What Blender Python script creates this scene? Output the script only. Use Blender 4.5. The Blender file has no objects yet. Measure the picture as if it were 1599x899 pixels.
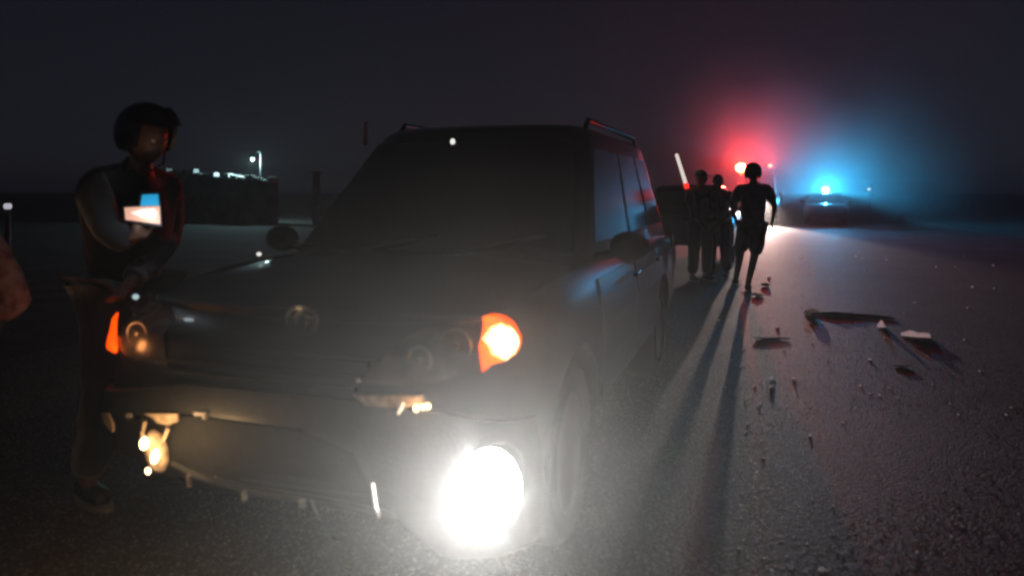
import bpy, bmesh, math, random
from mathutils import Vector, Matrix, noise as mnoise

scene = bpy.context.scene
COL = scene.collection
R = math.radians

# ------------------------------------------------------------------ camera
CAM_H, FPX, HORIZON = 1.40, 1155.0, 298.0
cam_d = bpy.data.cameras.new('camera')
cam_d.lens = FPX / 1599 * 36
cam_d.sensor_width = 36
cam_d.shift_y = -(449.5 - HORIZON) / 1599
cam_d.clip_start, cam_d.clip_end = 0.05, 2000
cam_d.dof.use_dof = True
cam_d.dof.focus_distance = 7.0
cam_d.dof.aperture_fstop = 1.4
cam = bpy.data.objects.new('camera', cam_d)
cam.location = (0, 0, CAM_H)
cam.rotation_euler = (R(90), 0, 0)
COL.objects.link(cam)
scene.camera = cam

# ------------------------------------------------------------------ night sky
world = bpy.data.worlds.new('World')
scene.world = world
world.use_nodes = True
wn = world.node_tree
bg = wn.nodes['Background']
sky = wn.nodes.new('ShaderNodeTexSky')
sky.sky_type = 'NISHITA'
sky.sun_disc = False
sky.sun_elevation = R(50)
sky.sun_rotation = R(200)
hsv = wn.nodes.new('ShaderNodeHueSaturation')       # a night sky is far less blue than a day one
hsv.inputs['Saturation'].default_value = 0.45
wn.links.new(sky.outputs[0], hsv.inputs['Color'])
tint = wn.nodes.new('ShaderNodeMix'); tint.data_type = 'RGBA'; tint.blend_type = 'MIX'
tint.inputs[0].default_value = 0.80
tint.inputs[7].default_value = (0.37, 0.37, 1.15, 1)
wn.links.new(hsv.outputs[0], tint.inputs[6])
wn.links.new(tint.outputs[2], bg.inputs['Color'])
bg.inputs['Strength'].default_value = 0.0058

# ------------------------------------------------------------------ render look
vs = scene.view_settings
vs.view_transform = 'Standard'
vs.look = 'None'
vs.exposure = 0
vs.gamma = 1
scene.render.engine = 'CYCLES'
cy = scene.cycles
cy.use_denoising = True
cy.pixel_filter_type = 'BLACKMAN_HARRIS'
cy.filter_width = 2.4
cy.max_bounces = 5
cy.diffuse_bounces = 2
cy.glossy_bounces = 3
cy.transmission_bounces = 4
cy.volume_bounces = 0
cy.volume_step_rate = 4
cy.volume_max_steps = 40
cy.use_adaptive_sampling = True
cy.adaptive_threshold = 0.025
cy.sample_clamp_indirect = 4
cy.caustics_reflective = False
cy.caustics_refractive = False

rng = random.Random(7)

# ------------------------------------------------------------------ helpers
def at(px, py, Y):
    """photo pixel and a real distance -> point of the place"""
    return Vector(((px - 799.5) / FPX * Y, Y, CAM_H - (py - HORIZON) / FPX * Y))

def gnd(px, py):
    Y = CAM_H * FPX / (py - HORIZON)
    return Vector(((px - 799.5) / FPX * Y, Y, 0.0))

def link(o, parent=None):
    COL.objects.link(o)
    if parent is not None:
        o.parent = parent
    return o

def empty(name, label, cat, loc=(0, 0, 0), rz=0.0, group=None):
    o = bpy.data.objects.new(name, None)
    o.empty_display_size = 0.2
    o.location = loc
    o.rotation_euler = (0, 0, rz)
    o['label'] = label
    o['category'] = cat
    if group:
        o['group'] = group
    return link(o)

def mesh_obj(name, bm, mat, parent=None, smooth=False):
    me = bpy.data.meshes.new(name)
    bmesh.ops.recalc_face_normals(bm, faces=bm.faces)
    bm.to_mesh(me)
    bm.free()
    if smooth:
        for p in me.polygons:
            p.use_smooth = True
    mats = mat if isinstance(mat, (list, tuple)) else [mat]
    for m in mats:
        me.materials.append(m)
    return link(bpy.data.objects.new(name, me), parent)

def tag(o, label, cat, group=None):
    o['label'] = label
    o['category'] = cat
    if group:
        o['group'] = group
    return o

def light(name, kind, energy, color, loc, parent=None, aim=None, size=90, blend=0.5, radius=0.05):
    d = bpy.data.lights.new(name, kind)
    d.energy = energy
    d.color = color
    d.shadow_soft_size = radius
    if kind == 'SPOT':
        d.spot_size = R(size)
        d.spot_blend = blend
    o = link(bpy.data.objects.new(name, d), parent)
    o.location = loc
    if aim is not None:
        o.rotation_euler = (Vector(aim) - Vector(loc)).to_track_quat('-Z', 'Y').to_euler()
    return o

def add_box(bm, c, s, rot=None, bevel=0.0):
    m = Matrix.Translation(c)
    if rot is not None:
        m = m @ rot
    m = m @ Matrix.Diagonal((s[0], s[1], s[2], 1))
    g = bmesh.ops.create_cube(bm, size=1.0, matrix=m)
    if bevel:
        es = list({e for v in g['verts'] for e in v.link_edges})
        bmesh.ops.bevel(bm, geom=es, offset=bevel, segments=2, profile=0.5, affect='EDGES')

def add_tube(bm, pts, rad, seg=8, cap=True):
    pts = [Vector(p) for p in pts]
    rads = rad if isinstance(rad, (list, tuple)) else [rad] * len(pts)
    rings = []
    up = Vector((0.137, 0.21, 0.97)).normalized()
    for i, p in enumerate(pts):
        a = pts[max(0, i - 1)]
        b = pts[min(len(pts) - 1, i + 1)]
        t = (b - a).normalized()
        u = t.cross(up)
        if u.length < 1e-3:
            u = t.cross(Vector((1, 0, 0)))
        u.normalize()
        w = t.cross(u)
        rings.append([bm.verts.new(p + (u * math.cos(2 * math.pi * k / seg) + w * math.sin(2 * math.pi * k / seg)) * rads[i]) for k in range(seg)])
    for a, b in zip(rings, rings[1:]):
        for k in range(seg):
            bm.faces.new((a[k], a[(k + 1) % seg], b[(k + 1) % seg], b[k]))
    if cap:
        bm.faces.new(rings[0][::-1])
        bm.faces.new(rings[-1])

def add_lathe(bm, prof, seg=24, mat4=Matrix.Identity(4)):
    """prof = [(radius, axial)], revolved about local Y"""
    rings = []
    for r, a in prof:
        rings.append([bm.verts.new(mat4 @ Vector((r * math.cos(2 * math.pi * k / seg), a, r * math.sin(2 * math.pi * k / seg)))) for k in range(seg)])
    for a, b in zip(rings, rings[1:]):
        for k in range(seg):
            bm.faces.new((a[k], a[(k + 1) % seg], b[(k + 1) % seg], b[k]))
    if prof[0][0] > 1e-4:
        bm.faces.new(rings[0][::-1])
    if prof[-1][0] > 1e-4:
        bm.faces.new(rings[-1])

def add_ball(bm, c, s, rot=None, u=16, v=10):
    m = Matrix.Translation(c)
    if rot is not None:
        m = m @ rot
    m = m @ Matrix.Diagonal((s[0], s[1], s[2], 1))
    bmesh.ops.create_uvsphere(bm, u_segments=u, v_segments=v, radius=1.0, matrix=m)

# ------------------------------------------------------------------ materials
def mat(name, col, rough=0.5, spec=0.5, metal=0.0, coat=0.0, var=0.0, scale=8.0, bump=0.0, sheen=0.0,
        emit=None, estr=0.0, col2=None, trans=0.0, bscale=None):
    m = bpy.data.materials.new(name)
    m.use_nodes = True
    nt = m.node_tree
    b = nt.nodes['Principled BSDF']
    b.inputs['Roughness'].default_value = rough
    b.inputs['Specular IOR Level'].default_value = spec
    b.inputs['Metallic'].default_value = metal
    b.inputs['Coat Weight'].default_value = coat
    b.inputs['Sheen Weight'].default_value = sheen
    b.inputs['Transmission Weight'].default_value = trans
    tc = nt.nodes.new('ShaderNodeTexCoord')
    n = nt.nodes.new('ShaderNodeTexNoise')
    n.inputs['Scale'].default_value = scale
    n.inputs['Detail'].default_value = 5
    nt.links.new(tc.outputs['Object'], n.inputs['Vector'])
    mix = nt.nodes.new('ShaderNodeMix')
    mix.data_type = 'RGBA'
    c2 = col2 or tuple(max(0.0, c * (1 - var)) for c in col)
    mix.inputs[6].default_value = (*col, 1)
    mix.inputs[7].default_value = (*c2, 1)
    ramp = nt.nodes.new('ShaderNodeMapRange')
    ramp.inputs[1].default_value = 0.35
    ramp.inputs[2].default_value = 0.65
    nt.links.new(n.outputs['Fac'], ramp.inputs[0])
    nt.links.new(ramp.outputs[0], mix.inputs[0])
    nt.links.new(mix.outputs[2], b.inputs['Base Color'])
    if bump:
        n2 = nt.nodes.new('ShaderNodeTexNoise')
        n2.inputs['Scale'].default_value = bscale or scale * 4
        n2.inputs['Detail'].default_value = 4
        nt.links.new(tc.outputs['Object'], n2.inputs['Vector'])
        bp = nt.nodes.new('ShaderNodeBump')
        bp.inputs['Strength'].default_value = bump
        bp.inputs['Distance'].default_value = 0.01
        nt.links.new(n2.outputs['Fac'], bp.inputs['Height'])
        nt.links.new(bp.outputs[0], b.inputs['Normal'])
    if emit:
        b.inputs['Emission Color'].default_value = (*emit, 1)
        b.inputs['Emission Strength'].default_value = estr
    return m

def lamp_mat(name, edge, core, centre, radius, power=2.0, noise_amt=0.35, nscale=30.0):
    """a lit lamp lens: its own emission is strongest round the bulb behind it"""
    m = bpy.data.materials.new(name)
    m.use_nodes = True
    nt = m.node_tree
    b = nt.nodes['Principled BSDF']
    b.inputs['Base Color'].default_value = (0.6, 0.25, 0.05, 1)
    b.inputs['Roughness'].default_value = 0.15
    tc = nt.nodes.new('ShaderNodeTexCoord')
    d = nt.nodes.new('ShaderNodeVectorMath'); d.operation = 'DISTANCE'
    d.inputs[1].default_value = centre
    nt.links.new(tc.outputs['Object'], d.inputs[0])
    n = nt.nodes.new('ShaderNodeTexNoise'); n.inputs['Scale'].default_value = nscale
    n.inputs['Detail'].default_value = 1
    nt.links.new(tc.outputs['Object'], n.inputs['Vector'])
    ma = nt.nodes.new('ShaderNodeMath'); ma.operation = 'MULTIPLY_ADD'
    nt.links.new(n.outputs['Fac'], ma.inputs[0])
    ma.inputs[1].default_value = radius * noise_amt * 2
    nt.links.new(d.outputs['Value'], ma.inputs[2])
    mr = nt.nodes.new('ShaderNodeMapRange'); mr.interpolation_type = 'SMOOTHSTEP'
    mr.inputs[1].default_value = radius * (0.75 + noise_amt)
    mr.inputs[2].default_value = radius * (1.25 + noise_amt)
    nt.links.new(ma.outputs[0], mr.inputs[0])
    mix = nt.nodes.new('ShaderNodeMix'); mix.data_type = 'RGBA'
    mix.inputs[6].default_value = (*core, 1)
    mix.inputs[7].default_value = (*edge, 1)
    mix.clamp_result = False
    nt.links.new(mr.outputs[0], mix.inputs[0])
    nt.links.new(mix.outputs[2], b.inputs['Emission Color'])
    b.inputs['Emission Strength'].default_value = 1.0
    return m

M = {}
M['paint'] = mat('dark_car_paint', (0.007, 0.007, 0.008), 0.45, 0.4, coat=0.3, var=0.3, scale=3)
M['paint2'] = mat('blue_black_paint', (0.012, 0.014, 0.02), 0.4, 0.5, coat=0.4, var=0.3, scale=3)
M['paint3'] = mat('van_paint', (0.03, 0.028, 0.03), 0.45, 0.5, coat=0.3, var=0.3, scale=3)
M['plastic'] = mat('black_plastic', (0.012, 0.012, 0.012), 0.55, 0.4, var=0.4, scale=30, bump=0.2)
M['rubber'] = mat('tyre_rubber', (0.008, 0.008, 0.008), 0.8, 0.3, var=0.4, scale=20, bump=0.3)
M['alloy'] = mat('dark_wheel_alloy', (0.05, 0.05, 0.052), 0.45, 0.5, metal=0.6, var=0.3, scale=20)
M['chrome'] = mat('worn_chrome', (0.55, 0.55, 0.55), 0.2, 0.5, metal=1.0, var=0.3, scale=25)
M['glass'] = mat('tinted_glass', (0.010, 0.011, 0.012), 0.08, 0.5, var=0.3, scale=4)
M['lens'] = mat('dusty_clear_lens', (0.10, 0.09, 0.085), 0.25, 0.5, var=0.5, scale=12)
M['reflector'] = mat('lamp_reflector', (0.30, 0.28, 0.26), 0.3, 0.5, metal=0.8, var=0.3, scale=15)
M['red_lens'] = mat('red_lens', (0.20, 0.01, 0.01), 0.2, 0.5, var=0.3)
M['amber_off'] = mat('amber_lens', (0.35, 0.10, 0.01), 0.2, 0.5, var=0.3)
M['pale_plastic'] = mat('scuffed_pale_plastic', (0.55, 0.50, 0.46), 0.5, 0.4, var=0.5, scale=30, bump=0.3)
M['tan_plastic'] = mat('torn_tan_liner', (0.52, 0.38, 0.26), 0.6, 0.4, var=0.5, scale=40, bump=0.4)
M['skin'] = mat('skin', (0.17, 0.085, 0.055), 0.5, 0.4, var=0.2, scale=20)
M['navy'] = mat('navy_cloth', (0.018, 0.020, 0.030), 0.85, 0.3, var=0.4, scale=14, bump=0.5, sheen=0.5, bscale=18)
M['darkcloth'] = mat('charcoal_cloth', (0.022, 0.020, 0.022), 0.85, 0.3, var=0.4, scale=14, bump=0.5, sheen=0.5, bscale=18)
M['cloth2'] = mat('mauve_grey_cloth', (0.17, 0.13, 0.15), 0.85, 0.3, var=0.4, scale=14, bump=0.5, sheen=1.0, bscale=18)
M['pinkcloth'] = mat('mottled_pink_cloth', (0.20, 0.12, 0.12), 0.9, 0.2, scale=22, bump=0.5, col2=(0.11, 0.03, 0.035), bscale=18)
M['lit_greycloth'] = mat('lit_blue_grey_cloth', (0.20, 0.24, 0.28), 0.85, 0.2, var=0.4, scale=20, bump=0.4, bscale=18)
M['shoe'] = mat('dark_shoe', (0.02, 0.018, 0.018), 0.5, 0.4, var=0.3, scale=30)
M['sole'] = mat('pale_sole', (0.30, 0.28, 0.26), 0.6, 0.3, var=0.3, scale=30)
M['helmet'] = mat('black_helmet_shell', (0.012, 0.012, 0.014), 0.18, 0.5, coat=0.5, var=0.2)
M['visor'] = mat('smoked_visor', (0.05, 0.05, 0.055), 0.1, 0.6, var=0.2)
M['eye'] = mat('eye_white', (0.5, 0.48, 0.45), 0.2, 0.5)
M['retro'] = mat('retroreflective_tape', (0.75, 0.72, 0.70), 0.4, 0.5, emit=(1, 0.97, 0.93), estr=0.0)
M['concrete'] = mat('weathered_concrete', (0.16, 0.155, 0.15), 0.9, 0.2, var=0.5, scale=6, bump=0.4)
M['coping'] = mat('pale_coping_stone', (0.55, 0.56, 0.55), 0.85, 0.2, var=0.6, scale=3, bump=0.5)
M['wall'] = mat('dark_stone_wall', (0.10, 0.095, 0.09), 0.9, 0.2, var=0.5, scale=2, bump=0.5)
M['debris_white'] = mat('white_broken_plastic', (0.72, 0.68, 0.64), 0.5, 0.4, var=0.3, scale=30, bump=0.3)
M['debris_dark'] = mat('black_broken_plastic', (0.014, 0.013, 0.013), 0.8, 0.2, var=0.4, scale=20, bump=0.3)
M['shard'] = mat('glass_fragment', (0.75, 0.72, 0.68), 0.22, 0.8, var=0.2, scale=40)
M['stone'] = mat('loose_grit', (0.34, 0.31, 0.28), 0.4, 0.5, scale=9, col2=(0.06, 0.055, 0.05))
M['steel'] = mat('painted_post', (0.05, 0.05, 0.05), 0.6, 0.4, metal=0.0, var=0.3)

def translucent(m, amt):
    nt = m.node_tree
    b = nt.nodes['Principled BSDF']
    t = nt.nodes.new('ShaderNodeBsdfTranslucent')
    t.inputs['Color'].default_value = (0.85, 0.80, 0.76, 1)
    mx = nt.nodes.new('ShaderNodeMixShader'); mx.inputs[0].default_value = amt
    nt.links.new(b.outputs[0], mx.inputs[1]); nt.links.new(t.outputs[0], mx.inputs[2])
    nt.links.new(mx.outputs[0], nt.nodes['Material Output'].inputs['Surface'])
translucent(M['debris_white'], 0.8)
translucent(M['pale_plastic'], 0.3)
translucent(M['shard'], 0.85)

def emit_mat(name, col, strength):
    m = bpy.data.materials.new(name)
    m.use_nodes = True
    b = m.node_tree.nodes['Principled BSDF']
    b.inputs['Base Color'].default_value = (*[min(1, c) for c in col], 1)
    b.inputs['Emission Color'].default_value = (*col, 1)
    b.inputs['Emission Strength'].default_value = strength
    return m

# ------------------------------------------------------------------ ground
def asphalt():
    m = bpy.data.materials.new('coarse_asphalt')
    m.use_nodes = True
    nt = m.node_tree
    b = nt.nodes['Principled BSDF']
    tc = nt.nodes.new('ShaderNodeTexCoord')
    big = nt.nodes.new('ShaderNodeTexNoise'); big.inputs['Scale'].default_value = 0.7; big.inputs['Detail'].default_value = 6
    fine = nt.nodes.new('ShaderNodeTexNoise'); fine.inputs['Scale'].default_value = 45; fine.inputs['Detail'].default_value = 4
    fine.inputs['Roughness'].default_value = 0.7
    vor = nt.nodes.new('ShaderNodeTexVoronoi'); vor.inputs['Scale'].default_value = 75
    for n in (big, fine, vor):
        nt.links.new(tc.outputs['Object'], n.inputs['Vector'])
    cr = nt.nodes.new('ShaderNodeValToRGB')
    cr.color_ramp.elements[0].color = (0.020, 0.019, 0.018, 1); cr.color_ramp.elements[0].position = 0.3
    cr.color_ramp.elements[1].color = (0.105, 0.098, 0.092, 1); cr.color_ramp.elements[1].position = 0.72
    ad = nt.nodes.new('ShaderNodeMath'); ad.operation = 'MULTIPLY_ADD'; ad.inputs[1].default_value = 0.5
    nt.links.new(fine.outputs['Fac'], ad.inputs[0])
    h = nt.nodes.new('ShaderNodeMath'); h.operation = 'MULTIPLY'; h.inputs[1].default_value = 0.5
    nt.links.new(big.outputs['Fac'], h.inputs[0])
    nt.links.new(h.outputs[0], ad.inputs[2])
    nt.links.new(ad.outputs[0], cr.inputs[0])
    v2 = nt.nodes.new('ShaderNodeTexVoronoi'); v2.inputs['Scale'].default_value = 105
    nt.links.new(tc.outputs['Object'], v2.inputs['Vector'])
    sp = nt.nodes.new('ShaderNodeSeparateColor'); nt.links.new(v2.outputs['Color'], sp.inputs[0])
    gt = nt.nodes.new('ShaderNodeMapRange'); gt.inputs[1].default_value = 0.80; gt.inputs[2].default_value = 1.0
    gt.inputs[4].default_value = 0.75
    nt.links.new(sp.outputs[0], gt.inputs[0])
    mx = nt.nodes.new('ShaderNodeMix'); mx.data_type = 'RGBA'
    mx.inputs[7].default_value = (0.34, 0.32, 0.30, 1)
    nt.links.new(gt.outputs[0], mx.inputs[0]); nt.links.new(cr.outputs[0], mx.inputs[6])
    nt.links.new(mx.outputs[2], b.inputs['Base Color'])
    rr = nt.nodes.new('ShaderNodeMapRange')
    rr.inputs[3].default_value = 0.55; rr.inputs[4].default_value = 0.9
    nt.links.new(fine.outputs['Fac'], rr.inputs[0])
    nt.links.new(rr.outputs[0], b.inputs['Roughness'])
    b.inputs['Specular IOR Level'].default_value = 0.2
    s = nt.nodes.new('ShaderNodeMath'); s.operation = 'MULTIPLY_ADD'; s.inputs[1].default_value = -0.9
    nt.links.new(vor.outputs['Distance'], s.inputs[0])
    nt.links.new(fine.outputs['Fac'], s.inputs[2])
    bp = nt.nodes.new('ShaderNodeBump')
    bp.inputs['Strength'].default_value = 0.9
    bp.inputs['Distance'].default_value = 0.006
    nt.links.new(s.outputs[0], bp.inputs['Height'])
    nt.links.new(bp.outputs[0], b.inputs['Normal'])
    return m

bm = bmesh.new()
vs4 = [bm.verts.new(p) for p in ((-400, -60, -0.02), (400, -60, -0.02), (400, 600, -0.02), (-400, 600, -0.02))]
bm.faces.new(vs4)
M['earth'] = mat('dark_earth', (0.055, 0.048, 0.042), 0.95, 0.2, var=0.5, scale=1.5, bump=0.8)
o = mesh_obj('ground', bm, M['earth']); o['kind'] = 'structure'

# the road runs away to the right of the picture's middle; a gently uneven sheet
ROAD_DIR = Vector((0.344, 1, 0)).normalized()
ROAD_N = Vector((ROAD_DIR.y, -ROAD_DIR.x, 0))
bm = bmesh.new()
rows = []
steps = [-8 + 0.5 * i for i in range(90)] + [40 + 6 * i for i in range(30)]
for t in steps:
    rows.append([])
    for u in [-6 + 0.5 * k for k in range(27)]:
        p = ROAD_DIR * t + ROAD_N * u
        near = 1.0 if t < 36 else 0.2
        z = near * 0.004 * (mnoise.noise(Vector((p.x * 0.7, p.y * 0.7, 3.1))) )
        rows[-1].append(bm.verts.new((p.x, p.y, z)))
for a, b_ in zip(rows, rows[1:]):
    for k in range(len(a) - 1):
        bm.faces.new((a[k], a[k + 1], b_[k + 1], b_[k]))
M['asphalt'] = asphalt()
o = mesh_obj('road', bm, M['asphalt'], smooth=True); o['kind'] = 'structure'

# ------------------------------------------------------------------ vehicles
class Car:
    """a car in its own axes: nose at x=0 looking +x, +y its left side, z up"""
    def __init__(s, L, W, belt, roof, cowl, roof_f, roof_b, hood_z, clear, tuck=0.17):
        s.L, s.W, s.belt, s.roof, s.cowl, s.rf, s.rb, s.hz, s.clear, s.tuck = L, W / 2, belt, roof, cowl, roof_f, roof_b, hood_z, clear, tuck
    def ztop(s, x):
        d = -x
        if d < s.cowl:
            k = max(0.0, min(1.0, d / s.cowl))
            return s.hz + (s.belt - s.hz) * (1 - (1 - k) ** 1.8)
        if d > s.L - 0.5:
            return s.belt - 0.05 * ((d - s.L + 0.5) / 0.5) ** 2
        return s.belt
    def zlow(s, x):
        d = -x
        return s.clear + 0.10 * max(0, (d - s.L + 0.8) / 0.8) + 0.03 * max(0, 1 - d / 0.5)
    def plan(s, inset, fin):
        pts = []
        w = s.W - inset
        n = 20
        for i in range(n + 1):
            y = -w + 2 * w * i / n
            pts.append((-fin - s.sweep(y, w), y))
        for x in (-0.62, -0.9, -1.2, -1.7, -2.2, -2.8, -3.3, -3.8):
            if -x < s.L - 0.5:
                pts.append((x, w + 0.012))
        n2 = 10
        for i in range(n2 + 1):
            y = w - 2 * w * i / n2
            pts.append((-(s.L - inset) + 0.14 * abs(y / w) ** 4, y))
        for x in (-3.8, -3.3, -2.8, -2.2, -1.7, -1.2, -0.9, -0.62):
            if -x < s.L - 0.5:
                pts.append((x, -w - 0.012))
        return pts
    def sweep(s, y, w=None):
        w = w or s.W
        k = min(1.0, abs(y) / w)
        return 0.06 * k ** 2 + 0.24 * k ** 6 + 0.12 * k ** 16
    V = [(0.0, 0.07, 0.06), (0.10, 0.015, 0.01), (0.35, 0.0, 0.0), (0.6, 0.0, 0.015), (0.78, 0.012, 0.04), (0.92, 0.035, 0.09), (1.0, 0.085, 0.20)]
    def fin(s, v):
        for (a, _, fa), (b, _, fb) in zip(s.V, s.V[1:]):
            if v <= b:
                return fa + (fb - fa) * (v - a) / (b - a)
        return s.V[-1][2]
    def face_x(s, y, z):
        """x of the front fascia at lateral y, height z"""
        x = -s.sweep(y)
        for _ in range(3):
            zl, zt = s.zlow(x), s.ztop(x)
            v = max(0, min(1, (z - zl) / (zt - zl)))
            x = -s.fin(v) - s.sweep(y)
        return x

def loft(bm, loops, cap_bottom=True, cap_top=True):
    rings = [[bm.verts.new(p) for p in lp] for lp in loops]
    n = len(rings[0])
    for a, b in zip(rings, rings[1:]):
        for k in range(n):
            bm.faces.new((a[k], a[(k + 1) % n], b[(k + 1) % n], b[k]))
    if cap_bottom:
        bm.faces.new(rings[0][::-1])
    if cap_top:
        bm.faces.new(rings[-1])
    return rings

def eval_mesh(ob):
    dg = bpy.context.evaluated_depsgraph_get()
    return bpy.data.meshes.new_from_object(ob.evaluated_get(dg))

def car_body(c, name, m, parent, axles, wr):
    bm = bmesh.new()
    loops = []
    for v, ins, fin in c.V:
        lp = []
        for x, y in c.plan(ins, fin):
            zl, zt = c.zlow(x), c.ztop(x)
            lp.append((x, y, zl + v * (zt - zl)))
        loops.append(lp)
    loft(bm, loops)
    bmesh.ops.recalc_face_normals(bm, faces=bm.faces)
    me = bpy.data.meshes.new(name)
    bm.to_mesh(me); bm.free()
    ob = bpy.data.objects.new(name, me)
    COL.objects.link(ob)
    cb = bmesh.new()
    for ax in axles:
        for sgn in (-1, 1):
            bmesh.ops.create_cone(cb, cap_ends=True, segments=28, radius1=wr + 0.07, radius2=wr + 0.07, depth=0.5,
                                  matrix=Matrix.Translation((-ax, sgn * c.W, wr)) @ Matrix.Rotation(math.pi / 2, 4, 'X'))
    cm = bpy.data.meshes.new('cut'); cb.to_mesh(cm); cb.free()
    co = bpy.data.objects.new('cut', cm); COL.objects.link(co)
    md = ob.modifiers.new('b', 'BOOLEAN'); md.object = co; md.operation = 'DIFFERENCE'; md.solver = 'EXACT'
    bpy.context.view_layer.update()
    new = eval_mesh(ob)
    bpy.data.objects.remove(co); bpy.data.meshes.remove(cm)
    ob.modifiers.clear()
    ob.data = new
    new.materials.clear(); new.materials.append(m)
    for p in new.polygons:
        p.use_smooth = True
    new.set_sharp_from_angle(angle=R(35))
    ob.parent = parent
    return ob

def gh_ring(c, k, off=0.0, n=6):
    """greenhouse ring at k (0 belt .. 1 roof edge); corner-rounded rectangle"""
    z = c.belt - 0.03 + (c.roof - 0.07 - c.belt + 0.03) * k
    xf = -(c.cowl + (c.rf - c.cowl) * k) + off
    xb = -(c.L - 0.12 + (c.rb - c.L + 0.12) * k) - off
    w = c.W - 0.06 - c.tuck * k + off
    return z, xf, xb, w

def rrect(xf, xb, w, z, r=0.16, bow=0.10):
    pts = []
    nf = 10
    for i in range(nf + 1):
        y = -w + r * 0.6 + 2 * (w - r * 0.6) * i / nf
        pts.append((xf - bow * abs(y / w) ** 2.2, y, z))
    pts.append((xf - bow - r * 0.35, w - r * 0.12, z))
    for i in range(7):
        x = xf - bow - r - (xf - bow - r - xb - r) * i / 6
        pts.append((x, w, z))
    for i in range(7):
        y = w - r * 0.5 - 2 * (w - r * 0.5) * i / 6
        pts.append((xb + 0.04 * abs(y / w) ** 3, y, z))
    for i in range(7):
        x = xb + r + (xf - bow - r - xb - r) * i / 6
        pts.append((x, -w, z))
    pts.append((xf - bow - r * 0.35, -w + r * 0.12, z))
    return pts

def greenhouse(c, m, parent):
    bm = bmesh.new()
    loops = []
    for k in (0, 0.25, 0.5, 0.75, 1.0):
        z, xf, xb, w = gh_ring(c, k)
        loops.append(rrect(xf, xb, w, z))
    z, xf, xb, w = gh_ring(c, 1.0)
    loops.append(rrect(xf - 0.06, xb + 0.05, w - 0.04, z + 0.04))
    loops.append(rrect(xf - 0.18, xb + 0.15, w - 0.13, z + 0.062))
    loops.append(rrect(xf - 0.5, xb + 0.5, w - 0.4, z + 0.07, r=0.1, bow=0.04))
    loft(bm, loops, cap_bottom=False)
    o = mesh_obj('cabin', bm, m, parent, smooth=True)
    o.data.set_sharp_from_angle(angle=R(40))
    return o

def window_patch(c, side, u0, u1, k0, k1, slant=0.0):
    """a pane lying on one face of the greenhouse, 4 mm proud; side in front/back/left/right"""
    bm = bmesh.new()
    nu, nk = 8, 4
    grid = []
    for j in range(nk + 1):
        k = k0 + (k1 - k0) * j / nk
        z, xf, xb, w = gh_ring(c, k)
        row = []
        for i in range(nu + 1):
            u = u0 + (u1 - u0) * i / nu
            if side == 'front':
                y = u * (w - 0.06)
                p = Vector((xf - 0.10 * abs(y / w) ** 2.2 + 0.005, y, z + 0.004))
            elif side == 'back':
                y = u * (w - 0.12)
                p = Vector((xb - 0.005 + 0.04 * abs(y / w) ** 3, y, z + 0.004))
            else:
                s = 1 if side == 'left' else -1
                f = xf - 0.28
                b = xb + 0.18
                p = Vector((f + (b - f) * u, s * (w + 0.004), z))
            row.append(p)
        grid.append(row)
    vv = [[bm.verts.new(p) for p in r] for r in grid]
    for a, b in zip(vv, vv[1:]):
        for i in range(nu):
            bm.faces.new((a[i], a[i + 1], b[i + 1], b[i]))
    # give the pane thickness, inward
    ctr = Vector((-c.L / 2, 0, c.belt))
    ext = bmesh.ops.extrude_face_region(bm, geom=bm.faces[:])
    for v in [g for g in ext['geom'] if isinstance(g, bmesh.types.BMVert)]:
        d = (ctr - v.co)
        v.co += Vector((d.x, d.y, 0)).normalized() * (0.012 if side in ('front', 'back') else 0.0) + (Vector((0, -math.copysign(0.012, v.co.y), 0)) if side in ('left', 'right') else Vector())
    return bm

def fascia(c, outline, off, thick=0.03, step=0.05, side=0):
    """a plate over the car's front: outline of (y, z), following the fascia, standing off metres proud of it"""
    bm = bmesh.new()
    f = bm.faces.new([bm.verts.new((0, y, z)) for y, z in outline])
    y0, y1 = min(p[0] for p in outline), max(p[0] for p in outline)
    z0, z1 = min(p[1] for p in outline), max(p[1] for p in outline)
    y = math.ceil(y0 / step) * step
    while y < y1:
        bmesh.ops.bisect_plane(bm, geom=bm.verts[:] + bm.edges[:] + bm.faces[:], plane_co=(0, y, 0), plane_no=(0, 1, 0))
        y += step
    z = math.ceil(z0 / step) * step
    while z < z1:
        bmesh.ops.bisect_plane(bm, geom=bm.verts[:] + bm.edges[:] + bm.faces[:], plane_co=(0, 0, z), plane_no=(0, 0, 1))
        z += step
    for v in bm.verts:
        v.co.x = c.face_x(v.co.y, v.co.z) + off
    ext = bmesh.ops.extrude_face_region(bm, geom=bm.faces[:])
    for v in [g for g in ext['geom'] if isinstance(g, bmesh.types.BMVert)]:
        v.co.x -= thick
    return bm

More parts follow.
